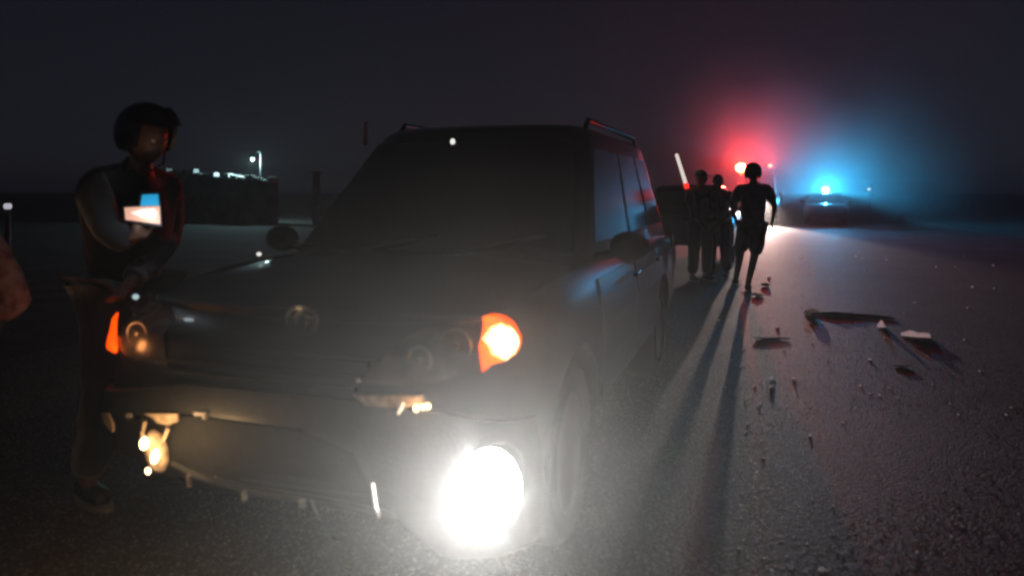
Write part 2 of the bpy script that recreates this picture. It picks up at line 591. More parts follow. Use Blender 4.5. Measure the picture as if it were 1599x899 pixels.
def wheel(parent, x, y, r, w, spokes=10):
    s = 1 if y > 0 else -1
    root_m = Matrix.Translation((x, y, r)) @ (Matrix.Identity(4) if s > 0 else Matrix.Rotation(math.pi, 4, 'Z'))
    bm = bmesh.new()
    add_lathe(bm, [(r * 0.66, -w / 2), (r * 0.93, -w / 2), (r * 0.985, -w * 0.40), (r, -w * 0.2), (r, w * 0.2), (r * 0.985, w * 0.40), (r * 0.93, w / 2), (r * 0.68, w / 2), (r * 0.64, w * 0.38), (r * 0.64, -w * 0.4)], 32, root_m)
    t = mesh_obj('wheel', bm, M['rubber'], parent, smooth=True)
    t.data.set_sharp_from_angle(angle=R(45))
    bm = bmesh.new()
    add_lathe(bm, [(0.03, w * 0.34), (r * 0.16, w * 0.36), (r * 0.18, w * 0.2), (0.03, w * 0.1)], 16, root_m)
    for k in range(spokes):
        a = 2 * math.pi * k / spokes
        add_box(bm, root_m @ Vector((r * 0.4 * math.cos(a), w * 0.28, r * 0.4 * math.sin(a))), (r * 0.52, 0.02, 0.035),
                root_m.to_3x3().to_4x4() @ Matrix.Rotation(-a, 4, 'Y'))
    add_lathe(bm, [(r * 0.60, w * 0.42), (r * 0.65, w * 0.44), (r * 0.65, w * 0.3), (r * 0.60, w * 0.28), (r * 0.60, w * 0.42)], 28, root_m)
    mesh_obj('rim', bm, M['alloy'], t)
    return t

def hood_panel(c, m, parent):
    bm = bmesh.new()
    grid = []
    for i in range(13):
        t = i / 12
        row = []
        for j in range(13):
            u = -1 + 2 * j / 12
            w = c.W - 0.13
            y = u * w
            xf = -0.20 - c.sweep(y, c.W - 0.02) - 0.01
            x = xf + (-(c.cowl + 0.02) - xf) * t
            z = c.ztop(x) + 0.012 + 0.022 * (1 - u * u) - 0.018 * (abs(u) ** 6)
            row.append(bm.verts.new((x, y, z)))
        grid.append(row)
    for a, b in zip(grid, grid[1:]):
        for j in range(12):
            bm.faces.new((a[j], a[j + 1], b[j + 1], b[j]))
    ext = bmesh.ops.extrude_face_region(bm, geom=bm.faces[:])
    for v in [g for g in ext['geom'] if isinstance(g, bmesh.types.BMVert)]:
        v.co.z -= 0.035
    o = mesh_obj('hood', bm, m, parent, smooth=True)
    o.data.set_sharp_from_angle(angle=R(40))
    return o

def mirror(c, parent, s):
    bm = bmesh.new()
    p = Vector((-(c.cowl + 0.32), s * (c.W + 0.10), c.belt + 0.07))
    add_ball(bm, p, (0.07, 0.10, 0.075), u=14, v=8)
    add_tube(bm, [p + Vector((0, -s * 0.06, -0.03)), p + Vector((0, -s * 0.17, -0.06))], 0.022, 8)
    return mesh_obj('side_mirror', bm, M['plastic'], parent, smooth=True)

def door_panel(c, parent, s, x0, x1, m):
    bm = bmesh.new()
    g = []
    for i in range(5):
        x = x0 + (x1 - x0) * i / 4
        row = []
        for v in (0.12, 0.35, 0.6, 0.78, 0.9):
            ins = 0
            for (a, ia, _), (b, ib, _) in zip(c.V, c.V[1:]):
                if a <= v <= b:
                    ins = ia + (ib - ia) * (v - a) / (b - a)
            zl, zt = c.zlow(x), c.ztop(x)
            row.append(bm.verts.new((x, s * (c.W - ins + 0.012 + 0.006), zl + v * (zt - zl))))
        g.append(row)
    for a, b in zip(g, g[1:]):
        for k in range(4):
            bm.faces.new((a[k], a[k + 1], b[k + 1], b[k]))
    ext = bmesh.ops.extrude_face_region(bm, geom=bm.faces[:])
    for v in [q for q in ext['geom'] if isinstance(q, bmesh.types.BMVert)]:
        v.co.y -= s * 0.02
    d = mesh_obj('door', bm, m, parent)
    bm = bmesh.new()
    add_box(bm, (x1 + 0.14, s * (c.W + 0.035), c.belt - 0.13), (0.15, 0.03, 0.028), bevel=0.008)
    mesh_obj('handle', bm, m, d)
    return d

def base_vehicle(root, c, paint, axles, wr, spokes=10, doors=((-1.35, -2.35), (-2.38, -3.3)), wins=((0.0, 0.36), (0.40, 0.70), (0.74, 0.98))):
    body = car_body(c, 'body', paint, root, axles, wr)
    cab = greenhouse(c, paint, root)
    hood_panel(c, paint, root)
    ws = mesh_obj('windshield', window_patch(c, 'front', -1, 1, 0.10, 0.93), M['glass'], root, smooth=False)
    mesh_obj('rear_window', window_patch(c, 'back', -1, 1, 0.35, 0.9), M['glass'], root)
    for sd in ('left', 'right'):
        for u0, u1 in wins:
            mesh_obj('side_window', window_patch(c, sd, u0, u1, 0.16, 0.88), M['glass'], root)
    for ax in axles:
        for s in (-1, 1):
            wheel(root, -ax, s * (c.W - 0.13), wr, 0.23, spokes)
    for s in (-1, 1):
        mirror(c, root, s)
        for x0, x1 in doors:
            door_panel(c, root, s, x0, x1, paint)
    # wipers
    for y0 in (-0.45, 0.12):
        bm = bmesh.new()
        z, xf, xb, w = gh_ring(c, 0.06)
        z2, xf2, _, _ = gh_ring(c, 0.22)
        add_tube(bm, [(xf + 0.03, y0, z), (xf + 0.02, y0 + 0.1, z + 0.03), (xf2 + 0.018, y0 + 0.5, z2)], 0.008, 6)
        mesh_obj('wiper', bm, M['plastic'], root)
    return body

# ---- the crashed dark car in front -------------------------------------------------
c = Car(4.6, 1.78, 1.06, 1.80, 1.22, 1.95, 4.25, 0.90, 0.36)
CAR_RZ = math.atan2(-0.948, -0.318)
car = empty('crashed_car', 'crashed dark car with one glaring white lamp and orange indicators, facing the camera', 'car', (-0.86, 2.44, 0), CAR_RZ)
CARM = Matrix.Translation(car.location) @ Matrix.Rotation(CAR_RZ, 4, 'Z')
CARI = CARM.inverted()

def fp(px, py, off=0.0):
    """photo pixel -> point on the car's fascia, in the car's own axes"""
    o_ = CARI @ Vector((0, 0, CAM_H))
    d_ = (CARI.to_3x3() @ at(px, py, 1.0) - CARI.to_3x3() @ Vector((0, 0, CAM_H)))
    x = -0.1
    for _ in range(12):
        t = (x - o_.x) / d_.x
        p = o_ + d_ * t
        x = c.face_x(max(-c.W, min(c.W, p.y)), p.z) + off
    return p

def fpyz(px, py):
    p = fp(px, py)
    return (p.y, p.z)

body = base_vehicle(car, c, M['paint'], (0.86, 3.62), 0.355)

# roof rails
for s in (-1, 1):
    bm = bmesh.new()
    yy = s * (c.W - 0.06 - c.tuck - 0.05)
    zz = c.roof + 0.025
    add_tube(bm, [(-2.25, yy, zz - 0.06), (-2.32, yy, zz), (-4.0, yy, zz), (-4.07, yy, zz - 0.06)], 0.016, 8)
    mesh_obj('roof_rail', bm, M['plastic'], car, smooth=True)
# roof antenna
bm = bmesh.new()
pA = CARI @ at(571, 219, 4.9)
pB = CARI @ at(571, 191, 4.9)
pA.z = c.roof - 0.10
add_tube(bm, [pA, pA.lerp(pB, 0.45), pB], [0.016, 0.015, 0.012], 8)
mesh_obj('roof_antenna', bm, M['pale_plastic'], car, smooth=True)

# grille: opening plate, slats, emblem
gr = mesh_obj('grille', fascia(c, [(-0.42, 0.86), (0.42, 0.86), (0.36, 0.70), (-0.36, 0.70)], 0.006, 0.03), M['plastic'], car)
for i in range(4):
    z = 0.725 + i * 0.036
    hw = 0.35 + 0.06 * (z - 0.7) / 0.16
    mesh_obj('slat', fascia(c, [(-hw, z + 0.016), (hw, z + 0.016), (hw, z), (-hw, z)], 0.018, 0.016), M['plastic'], gr)
pe = fp(474, 500, 0.03)
bm = bmesh.new()
ering = [pe + Vector((0.012, 0.062 * math.cos(a), 0.048 * math.sin(a))) for a in [2 * math.pi * k / 28 for k in range(29)]]
add_tube(bm, ering, 0.0065, 8, cap=False)
ering2 = [pe + Vector((0.012, 0.022 * math.cos(a), 0.040 * math.sin(a))) for a in [2 * math.pi * k / 24 for k in range(25)]]
add_tube(bm, ering2, 0.0045, 6, cap=False)
add_tube(bm, [pe + Vector((0.012, -0.05 + 0.01 * k, 0.012 + 0.0014 * (5 - abs(k - 5)) ** 1.5)) for k in range(11)], 0.0045, 6)
mesh_obj('emblem', bm, M['chrome'], car, smooth=True)

# headlamps: clear lens, reflector bowl, turn signal at the outer corner
Rlamp = [fpyz(*p) for p in ((562, 596), (600, 560), (640, 522), (690, 503), (756, 496), (756, 572), (700, 590), (640, 602))]
Rturn = [fpyz(*p) for p in ((757, 493), (766, 491), (776, 492), (788, 496), (798, 503), (806, 512), (811, 523), (812, 534), (809, 545), (803, 553), (794, 559), (782, 563), (772, 566), (764, 571), (757, 578))]
bulb = fp(786, 532, 0.02)
lampA = mesh_obj('headlamp', fascia(c, Rlamp, 0.014, 0.03, 0.04), M['lens'], car)
def lamp_bowl(q, rr, parent):
    p = fp(*q, 0.018)
    bm = bmesh.new()
    add_tube(bm, [p + Vector((0, rr * math.cos(a), rr * math.sin(a))) for a in [2 * math.pi * k / 28 for k in range(29)]], 0.0035, 6, cap=False)
    mesh_obj('bezel', bm, M['reflector'], parent, smooth=True)
    bm = bmesh.new()
    add_ball(bm, p, (0.004, rr * 0.22, rr * 0.2), u=12, v=8)
    mesh_obj('bulb', bm, M['reflector'], parent, smooth=True)
lamp_bowl((712, 540), 0.052, lampA)
lamp_bowl((655, 562), 0.040, lampA)
mt = lamp_mat('lit_amber_signal', (1.6, 0.13, 0.0), (9.0, 5.6, 2.2), tuple(fp(787, 530, 0.02)), 0.056, noise_amt=0.35, nscale=34)
turnA = mesh_obj('turn_signal', fascia(c, Rturn, 0.024, 0.05, 0.02), mt, car)
light('turn_signal_light', 'POINT', 2.0, (1.0, 0.30, 0.05), fp(790, 530, 0.09), car, radius=0.03)
Llamp = [(-y, z) for y, z in Rlamp]
Lturn = [(-y, z) for y, z in Rturn]
lampB = mesh_obj('headlamp', fascia(c, Llamp, 0.014, 0.03, 0.04), M['lens'], car)
lamp_bowl((214, 522), 0.045, lampB)
M['lit_amber2'] = emit_mat('lit_amber_side', (1.5, 0.11, 0.0), 1.0)
bm = bmesh.new()
add_tube(bm, [fp(x, y, 0.035) for x, y in ((184, 488), (179, 498), (177, 515), (175, 530), (175, 540), (180, 548))], [0.004, 0.011, 0.014, 0.017, 0.019, 0.008], 10)
mesh_obj('turn_signal', bm, M['lit_amber2'], car, smooth=True)
light('side_signal_light', 'POINT', 0.35, (1.0, 0.35, 0.1), fp(176, 520, 0.10), car, radius=0.02)

# bumper: torn on its right (picture left), lower half gone
bump = [fpyz(*p) for p in ((165, 590), (300, 596), (480, 612), (560, 622), (700, 640), (845, 640), (850, 730), (845, 830), (700, 860), (640, 820), (560, 700), (480, 665), (400, 645), (300, 640), (175, 640))]
bo = mesh_obj('bumper', fascia(c, bump, 0.035, 0.06, 0.04), M['plastic'], car, smooth=True)
bo.data.set_sharp_from_angle(angle=R(50))
lg = [fpyz(*p) for p in ((200, 650), (300, 648), (480, 672), (560, 705), (640, 800), (600, 800), (485, 770), (395, 756), (310, 736), (230, 715))]
mesh_obj('matte_cover', fascia(c, lg, 0.010, 0.02, 0.06), M['rubber'], car)  # matte plate added to cover the bulb's reflection in the paint
trim = [fpyz(*p) for p in ((566, 610), (600, 611), (668, 611), (671, 626), (630, 629), (586, 625))]
mesh_obj('bumper_trim', fascia(c, trim, 0.055, 0.02, 0.05), M['tan_plastic'], car)
bm = bmesh.new()
add_tube(bm, [fp(628, 628, 0.06), fp(626, 636, 0.06), fp(622, 646, 0.055)], [0.008, 0.008, 0.004], 6)
mesh_obj('trim_bracket', bm, M['tan_plastic'], car)
M['warm_bulb'] = emit_mat('warm_bulb_glow', (1.0, 0.62, 0.25), 9.0)  # beads glow in place of warm reflections under the trim
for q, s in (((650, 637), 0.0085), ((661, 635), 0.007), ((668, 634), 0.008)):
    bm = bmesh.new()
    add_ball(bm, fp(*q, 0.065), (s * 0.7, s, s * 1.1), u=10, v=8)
    mesh_obj('marker_bulb', bm, M['warm_bulb'], car, smooth=True)  # glowing bead added for a warm reflection
light('marker_bulb_light', 'POINT', 0.35, (1, 0.6, 0.3), fp(655, 640, 0.12), car, radius=0.01)  # fill light added with the glowing beads
bm = bmesh.new()
add_ball(bm, fp(560, 594, 0.05), (0.006, 0.008, 0.006), u=8, v=6)
mesh_obj('clip', bm, M['pale_plastic'], car, smooth=True)

# glaring lamp low in the bumper
pl = fp(768, 760, 0.14)
FOG = pl.copy()
axis = Matrix.Translation(pl) @ Matrix.Rotation(-math.pi / 2 + R(8), 4, 'Z') @ Matrix.Diagonal((1, 1, 1.32, 1))
bm = bmesh.new()
add_lathe(bm, [(0.070, -0.18), (0.080, -0.08), (0.086, -0.02), (0.089, -0.004), (0.080, 0.0)], 32, axis)
fl = mesh_obj('fog_lamp', bm, M['plastic'], car, smooth=True)
bm = bmesh.new()
add_lathe(bm, [(0.090, -0.002), (0.083, 0.014), (0.06, 0.024), (0.03, 0.030), (0.003, 0.032)], 28, axis)
mesh_obj('lens', bm, emit_mat('blazing_white_lens', (1.0, 0.98, 0.93), 60.0), fl, smooth=True)
FOGP = 1.0
light('fog_lamp_spill', 'SPOT', 300 * FOGP, (1.0, 0.97, 0.92), pl + Vector((0.04, 0, 0.0)), car, aim=pl + Vector((2, 0.05, 0.1)), size=170, blend=0.12, radius=0.05)
light('fog_lamp_light', 'SPOT', 150 * FOGP, (1.0, 0.97, 0.90), pl + Vector((0.05, 0, 0.0)), car, aim=pl + Vector((2.0, 0.3, -0.9)), size=160, blend=1.0, radius=0.05)

# other lamp, hanging on its wires, bulb bare
pod = fp(234, 708, 0.06)
bm = bmesh.new()
add_ball(bm, pod + Vector((-0.03, 0, 0)), (0.03, 0.045, 0.075), Matrix.Rotation(R(18), 4, 'X'), u=14, v=10)
hang = mesh_obj('hanging_fog_lamp', bm, M['tan_plastic'], car, smooth=True)
for q, s in (((225, 692), (0.010, 0.015, 0.021)), ((242, 712), (0.010, 0.013, 0.025)), ((231, 735), (0.006, 0.009, 0.010))):
    bm = bmesh.new()
    add_ball(bm, fp(*q, 0.075), s, Matrix.Rotation(R(-15), 4, 'X'), u=12, v=8)
    mesh_obj('bulb', bm, emit_mat('bare_bulb', (1.0, 0.70, 0.33), 14.0), hang, smooth=True)
light('hanging_lamp_light', 'POINT', 4, (1.0, 0.62, 0.28), fp(236, 704, 0.17), car, radius=0.03)
bm = bmesh.new()
add_tube(bm, [fp(222, 645, 0.0), fp(226, 660, 0.05), fp(222, 676, 0.06), fp(226, 690, 0.05)], 0.006, 6)
add_tube(bm, [fp(262, 652, 0.0), fp(262, 670, 0.05), fp(254, 690, 0.06), fp(244, 704, 0.05)], 0.006, 6)
mesh_obj('lamp_wire', bm, M['tan_plastic'], car)

# torn liner pieces and clips along the broken lower edge
def flap(pix, name, m, off=0.045, th=0.008):
    mesh_obj(name, fascia(c, [fpyz(*p) for p in pix], off, th, 0.05), m, car)
flap(((174, 640), (184, 640), (192, 656), (192, 668), (186, 664), (178, 652)), 'torn_liner', M['tan_plastic'])
flap(((240, 640), (292, 640), (292, 652), (278, 657), (262, 654), (252, 645)), 'torn_liner', M['tan_plastic'])
flap(((212, 640), (220, 640), (219, 646), (213, 646)), 'clip', M['pale_plastic'])
flap(((316, 638), (336, 638), (335, 648), (331, 648), (330, 643), (318, 643)), 'clip', M['pale_plastic'])
flap(((307, 734), (312, 734), (313, 752), (308, 752)), 'clip', M['tan_plastic'], 0.05, 0.01)
flap(((392, 758), (398, 758), (399, 773), (393, 772)), 'clip', M['pale_plastic'], 0.05, 0.01)
flap(((480, 772), (489, 772), (489, 783), (482, 783)), 'clip', M['pale_plastic'], 0.05, 0.01)
bm = bmesh.new()
arc = [fp(329 + 9 * math.cos(a), 741 + 8 * math.sin(a), 0.05) for a in [R(k) for k in range(-60, 200, 20)]]
add_tube(bm, arc, 0.003, 6)
mesh_obj('broken_ring', bm, M['chrome'], car)
bm = bmesh.new()
lip = [fp(x, y, 0.03) for x, y in ((270, 722), (310, 742), (350, 754), (395, 766), (440, 773), (485, 780), (540, 790), (620, 808))]
add_tube(bm, lip, [0.012, 0.014, 0.014, 0.014, 0.014, 0.014, 0.014, 0.014], 8)
mesh_obj('lower_bar', bm, M['plastic'], car)
bm = bmesh.new()
add_tube(bm, [fp(x, y, 0.07) for x, y in ((582, 755), (584, 772), (587, 790), (592, 806))], 0.004, 6)
mesh_obj('loose_wire', bm, M['pale_plastic'], car)
bm = bmesh.new()
add_tube(bm, [fp(x, y, 0.05) for x, y in ((486, 782), (492, 795), (500, 812))], 0.003, 6)
mesh_obj('loose_wire', bm, M['pale_plastic'], car)
# glowing beads added for glints on the hood and windshield head
bm = bmesh.new()
pw = CARI @ at(404.5, 403.5, 3.65)
pw.z = c.ztop(pw.x) + 0.034
add_ball(bm, pw, (0.012, 0.012, 0.010), u=10, v=8)
mesh_obj('hood_glint', bm, emit_mat('faint_white_bead', (1, 0.98, 0.92), 0.9), car, smooth=True)
z, xf, xb, w = gh_ring(c, 0.93)
bm = bmesh.new()
pr = CARI @ at(725, 222, 4.42)
add_ball(bm, Vector((xf + 0.015, pr.y, z)), (0.012, 0.016, 0.020), u=10, v=8)
mesh_obj('windshield_led', bm, emit_mat('windshield_led_glow', (1, 0.98, 0.92), 0.9), car, smooth=True)  # glowing bead added for a glint at the windshield head
# tail lamps
for s in (-1, 1):
    bm = bmesh.new()
    add_box(bm, (-c.L + 0.07, s * (c.W - 0.09), 0.92), (0.09, 0.14, 0.24), bevel=0.02)
    mesh_obj('tail_lamp', bm, M['red_lens'], car)

# ------------------------------------------------------------------ far emergency vehicles
def plain_front(root, c, off_lens, hw_lamp, zl, zh, lit=None):
    """headlamps, grille and bumper of a vehicle far down the road"""
    out = []
    for s in (-1, 1):
        y0, y1 = s * (c.W - 0.12), s * (c.W - 0.12 - hw_lamp)
        out.append(mesh_obj('headlamp', fascia(c, [(y0, zl), (y1, zl), (y1, zh), (y0, zh)], 0.014, 0.03), off_lens, root))
    mesh_obj('grille', fascia(c, [(-0.38, zl), (0.38, zl), (0.42, zh), (-0.42, zh)], 0.01, 0.03), M['plastic'], root)
    mesh_obj('bumper', fascia(c, [(-c.W + 0.06, c.clear + 0.03), (c.W - 0.06, c.clear + 0.03), (c.W - 0.06, zl - 0.06), (-c.W + 0.06, zl - 0.06)], 0.04, 0.06), M['plastic'], root)
    return out

# red-lit van: bottom of it about 31 m away
VY = 31.0
cv = Car(5.0, 1.80, 1.20, 2.16, 0.75, 1.35, 4.85, 1.02, 0.36, tuck=0.10)
vp = gnd(1181, 0 + HORIZON + CAM_H * FPX / VY)
v_rz = math.atan2(-vp.y, -vp.x)
van = empty('emergency_van', 'dark van far down the road with blazing red roof lamps, behind the silhouetted people', 'van', vp, v_rz)
VI = (Matrix.Translation(vp) @ Matrix.Rotation(v_rz, 4, 'Z')).inverted()
base_vehicle(van, cv, M['paint3'], (0.85, 4.0), 0.34, 8, doors=((-1.0, -1.9),), wins=((0.0, 0.25), (0.30, 0.60), (0.65, 0.97)))
lamps = plain_front(van, cv, M['lens'], 0.22, 0.78, 0.98)
bm = bmesh.new()
add_box(bm, (-2.0, 0, 2.21), (0.30, 1.30, 0.07), bevel=0.02)
bar = mesh_obj('light_bar', bm, M['plastic'], van)
RED = (1.0, 0.025, 0.008)
def beacon(loc, r, strength, parent, mname, ecol):
    bm = bmesh.new()
    add_ball(bm, loc, (r, r * 1.15, r), u=16, v=10)
    return mesh_obj('beacon', bm, emit_mat(mname, ecol, strength), parent, smooth=True)
p1 = VI @ at(1157, 262, VY + 1.8)
p2 = VI @ at(1202, 259, VY + 1.8)
p3 = VI @ at(1158, 292, VY + 0.9)
beacon(Vector((-1.84, p1.y, p1.z)), 0.20, 30, bar, 'red_beacon_glow', (1.0, 0.30, 0.10))
beacon(Vector((-1.84, p2.y, p2.z)), 0.08, 8, bar, 'red_beacon_small', (1.0, 0.10, 0.05))
bm = bmesh.new()
zz, xxf, _, _ = gh_ring(cv, 0.30)
add_ball(bm, Vector((xxf + 0.06, p3.y, p3.z)), (0.07, 0.16, 0.085), u=16, v=10)
mesh_obj('grille_strobe', bm, emit_mat('strobe_glow', (1.0, 0.42, 0.2), 20), van, smooth=True)
RED_I = 1.0
light('beacon_light', 'SPOT', 4600 * RED_I, RED, Vector((-1.58, p1.y, p1.z)), van, aim=Vector((8, p1.y, p1.z + 6.5)), size=140, blend=1.0, radius=0.1)
light('beacon_light', 'SPOT', 900 * RED_I, RED, Vector((-1.58, p2.y, p2.z)), van, aim=Vector((8, p2.y, p2.z + 6.5)), size=140, blend=1.0, radius=0.1)
light('strobe_light', 'POINT', 300 * RED_I, RED, Vector((xxf + 0.25, p3.y, p3.z)), van, radius=0.08)
# lit headlamp: the one behind the walking man's arm
HL = VI @ at(1190, 312, VY)
hl = Vector((0.02, HL.y, 0.95))
bm = bmesh.new()
add_ball(bm, hl, (0.02, 0.07, 0.06), u=14, v=8)
mesh_obj('headlamp_bulb', bm, emit_mat('headlamp_glow', (1, 0.9, 0.82), 30), lamps[0], smooth=True)
HEAD_I = 1.0
light('headlamp_light', 'SPOT', 7000 * HEAD_I, (1.0, 0.80, 0.70), hl + Vector((0.06, 0, 0)), van, aim=hl + Vector((20, 0.0, -6.2)), size=42, blend=0.45, radius=0.07)

# patrol car with blue beacon
BY = 30.0
cb = Car(4.3, 1.68, 0.88, 1.33, 1.15, 1.95, 3.45, 0.74, 0.28)
bp_ = at(1289, 300, BY + 2.9)
pp = Vector(((1289 - 799.5) / FPX * BY, BY, 0))
p_rz = math.atan2(-pp.y, -pp.x)
pat = empty('patrol_car', 'dark patrol car far down the road with one blazing blue roof beacon', 'car', pp, p_rz)
base_vehicle(pat, cb, M['paint2'], (0.8, 3.4), 0.31, 8, doors=((-1.3, -2.2), (-2.22, -3.0)))
plain_front(pat, cb, M['lens'], 0.3, 0.58, 0.70)
BI = (Matrix.Translation(pp) @ Matrix.Rotation(p_rz, 4, 'Z')).inverted()
q = BI @ bp_
bm = bmesh.new()
add_lathe(bm, [(0.10, 0), (0.10, 0.05), (0.03, 0.06)], 18, Matrix.Translation((q.x, q.y, 1.315)) @ Matrix.Rotation(math.pi / 2, 4, 'X'))
bb = mesh_obj('beacon_base', bm, M['plastic'], pat)
q.z = 1.44
beacon(q, 0.15, 20, bb, 'blue_beacon_glow', (0.10, 0.80, 1.0))
BLUE_I = 1.0
light('beacon_light', 'POINT', 3700 * BLUE_I, (0.035, 0.50, 1.0), q + Vector((0.24, 0, 0.03)), pat, radius=0.12)

# dark car parked further on, hidden in the shade behind the people
ck = Car(4.4, 1.72, 0.96, 1.52, 1.15, 1.9, 3.9, 0.82, 0.30)
kp = Vector((3.18, 13.6, 0))
k_rz = math.atan2(ROAD_DIR.y, ROAD_DIR.x)
park = empty('parked_car', 'dark unlit car parked in the shade behind the two silhouetted people', 'car', kp + ROAD_DIR * 4.4, k_rz)
base_vehicle(park, ck, M['paint2'], (0.8, 3.45), 0.32, 8, doors=((-1.3, -2.2), (-2.22, -3.0)))
for s_ in (-1, 1):
    bm = bmesh.new()
    add_box(bm, (-ck.L + 0.07, s_ * (ck.W - 0.10), 0.80), (0.08, 0.16, 0.16), bevel=0.02)
    mesh_obj('tail_lamp', bm, M['red_lens'], park)
plain_front(park, ck, M['lens'], 0.3, 0.60, 0.74)

# ------------------------------------------------------------------ people
def skin_to_mesh(joints, edges, root, sub=2):
    names = list(joints)
    me = bpy.data.meshes.new('tmp')
    me.from_pydata([joints[n][0] for n in names], [(names.index(a), names.index(b)) for a, b in edges], [])
    ob = bpy.data.objects.new('tmp', me)
    COL.objects.link(ob)
    md = ob.modifiers.new('s', 'SKIN')
    md.use_smooth_shade = True
    md.branch_smoothing = 0.4
    if not me.skin_vertices:
        bpy.context.view_layer.objects.active = ob
        ob.select_set(True)
    bpy.context.view_layer.update()
    sv = me.skin_vertices
    if len(sv) == 0:
        me.attributes.new('skin', 'FLOAT', 'POINT')
    for i, n in enumerate(names):
        r = joints[n][1]
        if not isinstance(r, tuple):
            r = (r, r)
        me.skin_vertices[0].data[i].radius = r
        me.skin_vertices[0].data[i].use_root = (n == root)
    ob.modifiers.new('u', 'SUBSURF').levels = sub
    bpy.context.view_layer.update()
    new = eval_mesh(ob)
    bpy.data.objects.remove(ob)
    return new

def head_bm(bm, centre, R3, s=1.0):
    """skull, face, nose, ears; face looks along local -y"""
    b2 = bmesh.new()
    bmesh.ops.create_icosphere(b2, subdivisions=4, radius=1.0)
    for v in b2.verts:
        n = v.co.normalized()
        x, y, z = n.x * 0.078, n.y * 0.097, n.z * 0.118
        if n.z < 0:
            k = -n.z
            x *= 1 - 0.28 * k ** 1.5
            if n.y > 0:
                y *= 1 - 0.45 * k
            else:
                y *= 1 + 0.02 * k
        if n.y < 0:
            g = lambda cx, cz, r: math.exp(-((n.x - cx) ** 2 + (n.z - cz) ** 2) / (r * r))
            y -= 0.024 * math.exp(-((n.x / 0.13) ** 2)) * math.exp(-(((n.z + 0.16) / 0.16) ** 2))
            y -= 0.010 * math.exp(-((n.x / 0.12) ** 2)) * math.exp(-(((n.z - 0.02) / 0.2) ** 2))
            y += 0.012 * (g(0.36, 0.06, 0.17) + g(-0.36, 0.06, 0.17))
            y -= 0.006 * math.exp(-(((n.z - 0.24) / 0.1) ** 2)) * math.exp(-((n.x / 0.5) ** 2))
            y -= 0.008 * math.exp(-((n.x / 0.25) ** 2)) * math.exp(-(((n.z + 0.48) / 0.08) ** 2))
            y += 0.004 * math.exp(-((n.x / 0.25) ** 2)) * math.exp(-(((n.z + 0.56) / 0.04) ** 2))
            y -= 0.012 * math.exp(-((n.x / 0.3) ** 2)) * math.exp(-(((n.z + 0.86) / 0.15) ** 2))
        v.co = Vector((x, y, z)) * s
    for sg in (-1, 1):
        bmesh.ops.create_uvsphere(b2, u_segments=10, v_segments=8, radius=1.0,
                                  matrix=Matrix.Translation((sg * 0.079 * s, 0.012 * s, -0.005 * s)) @ Matrix.Diagonal((0.011 * s, 0.02 * s, 0.032 * s, 1)))
    m4 = Matrix.Translation(centre) @ R3.to_4x4()
    bmesh.ops.transform(b2, matrix=m4, verts=b2.verts)
    tmp = bpy.data.meshes.new('t'); b2.to_mesh(tmp); b2.free()
    bm.from_mesh(tmp); bpy.data.meshes.remove(tmp)

def fingers(J, E, tag_, wrist, d, side, curl=0.35, s=1.0):
    """palm and five fingers growing from the wrist along d; side = thumb direction"""
    d = Vector(d).normalized(); side = Vector(side)
    side = (side - d * side.dot(d)).normalized()
    nrm = d.cross(side)
    palm = Vector(wrist) + d * 0.055 * s
    J[tag_ + 'palm'] = (palm, (0.034 * s, 0.022 * s))
    E.append((tag_ + 'wr', tag_ + 'palm'))
    for k, (off, ln) in enumerate(((0.030, 0.070), (0.010, 0.078), (-0.010, 0.072), (-0.029, 0.056))):
        b0 = palm + side * off * s + d * 0.035 * s
        b1 = b0 + (d * math.cos(curl) + nrm * math.sin(curl)) * ln * 0.5 * s
        b2 = b1 + (d * math.cos(curl * 2.4) + nrm * math.sin(curl * 2.4)) * ln * 0.5 * s
        for j, (b, r) in enumerate(((b0, 0.0105), (b1, 0.0095), (b2, 0.0075))):
            J[f'{tag_}f{k}{j}'] = (b, r * s)
        E.append((tag_ + 'palm', f'{tag_}f{k}0')); E.append((f'{tag_}f{k}0', f'{tag_}f{k}1')); E.append((f'{tag_}f{k}1', f'{tag_}f{k}2'))
    t0 = Vector(wrist) + d * 0.03 * s + side * 0.034 * s
    t1 = t0 + (d * 0.6 + side * 0.6 + nrm * 0.3).normalized() * 0.036 * s
    t2 = t1 + (d * 0.9 + side * 0.15 + nrm * 0.4).normalized() * 0.03 * s
    for j, (b, r) in enumerate(((t0, 0.014), (t1, 0.0105), (t2, 0.008))):
        J[f'{tag_}t{j}'] = (b, r * s)
    E.append((tag_ + 'wr', f'{tag_}t0')); E.append((f'{tag_}t0', f'{tag_}t1')); E.append((f'{tag_}t1', f'{tag_}t2'))

BASE = dict(pel=(0, 0, 0.95), spi=(0, 0.0, 1.12), che=(0, 0.005, 1.33), nek=(0, 0.0, 1.475), hed=(0, -0.012, 1.54),
            Lsh=(-0.185, 0.0, 1.415), Lel=(-0.25, 0.02, 1.13), Lwr=(-0.26, -0.05, 0.89),
            Rsh=(0.185, 0.0, 1.415), Rel=(0.25, 0.02, 1.13), Rwr=(0.26, -0.05, 0.89),
            Lhi=(-0.095, 0, 0.90), Lkn=(-0.12, -0.02, 0.49), Lan=(-0.13, 0.02, 0.085), Lto=(-0.15, -0.14, 0.035),
            Rhi=(0.095, 0, 0.90), Rkn=(0.12, -0.02, 0.49), Ran=(0.13, 0.02, 0.085), Rto=(0.15, -0.14, 0.035))
RAD = dict(pel=(0.150, 0.112), spi=(0.132, 0.100), che=(0.160, 0.112), nek=(0.072, 0.072), hed=(0.062, 0.064),
           Lsh=0.060, Lel=0.042, Lwr=0.029, Rsh=0.060, Rel=0.042, Rwr=0.029,
           Lhi=0.092, Lkn=0.060, Lan=0.040, Lto=0.032, Rhi=0.092, Rkn=0.060, Ran=0.040, Rto=0.032)
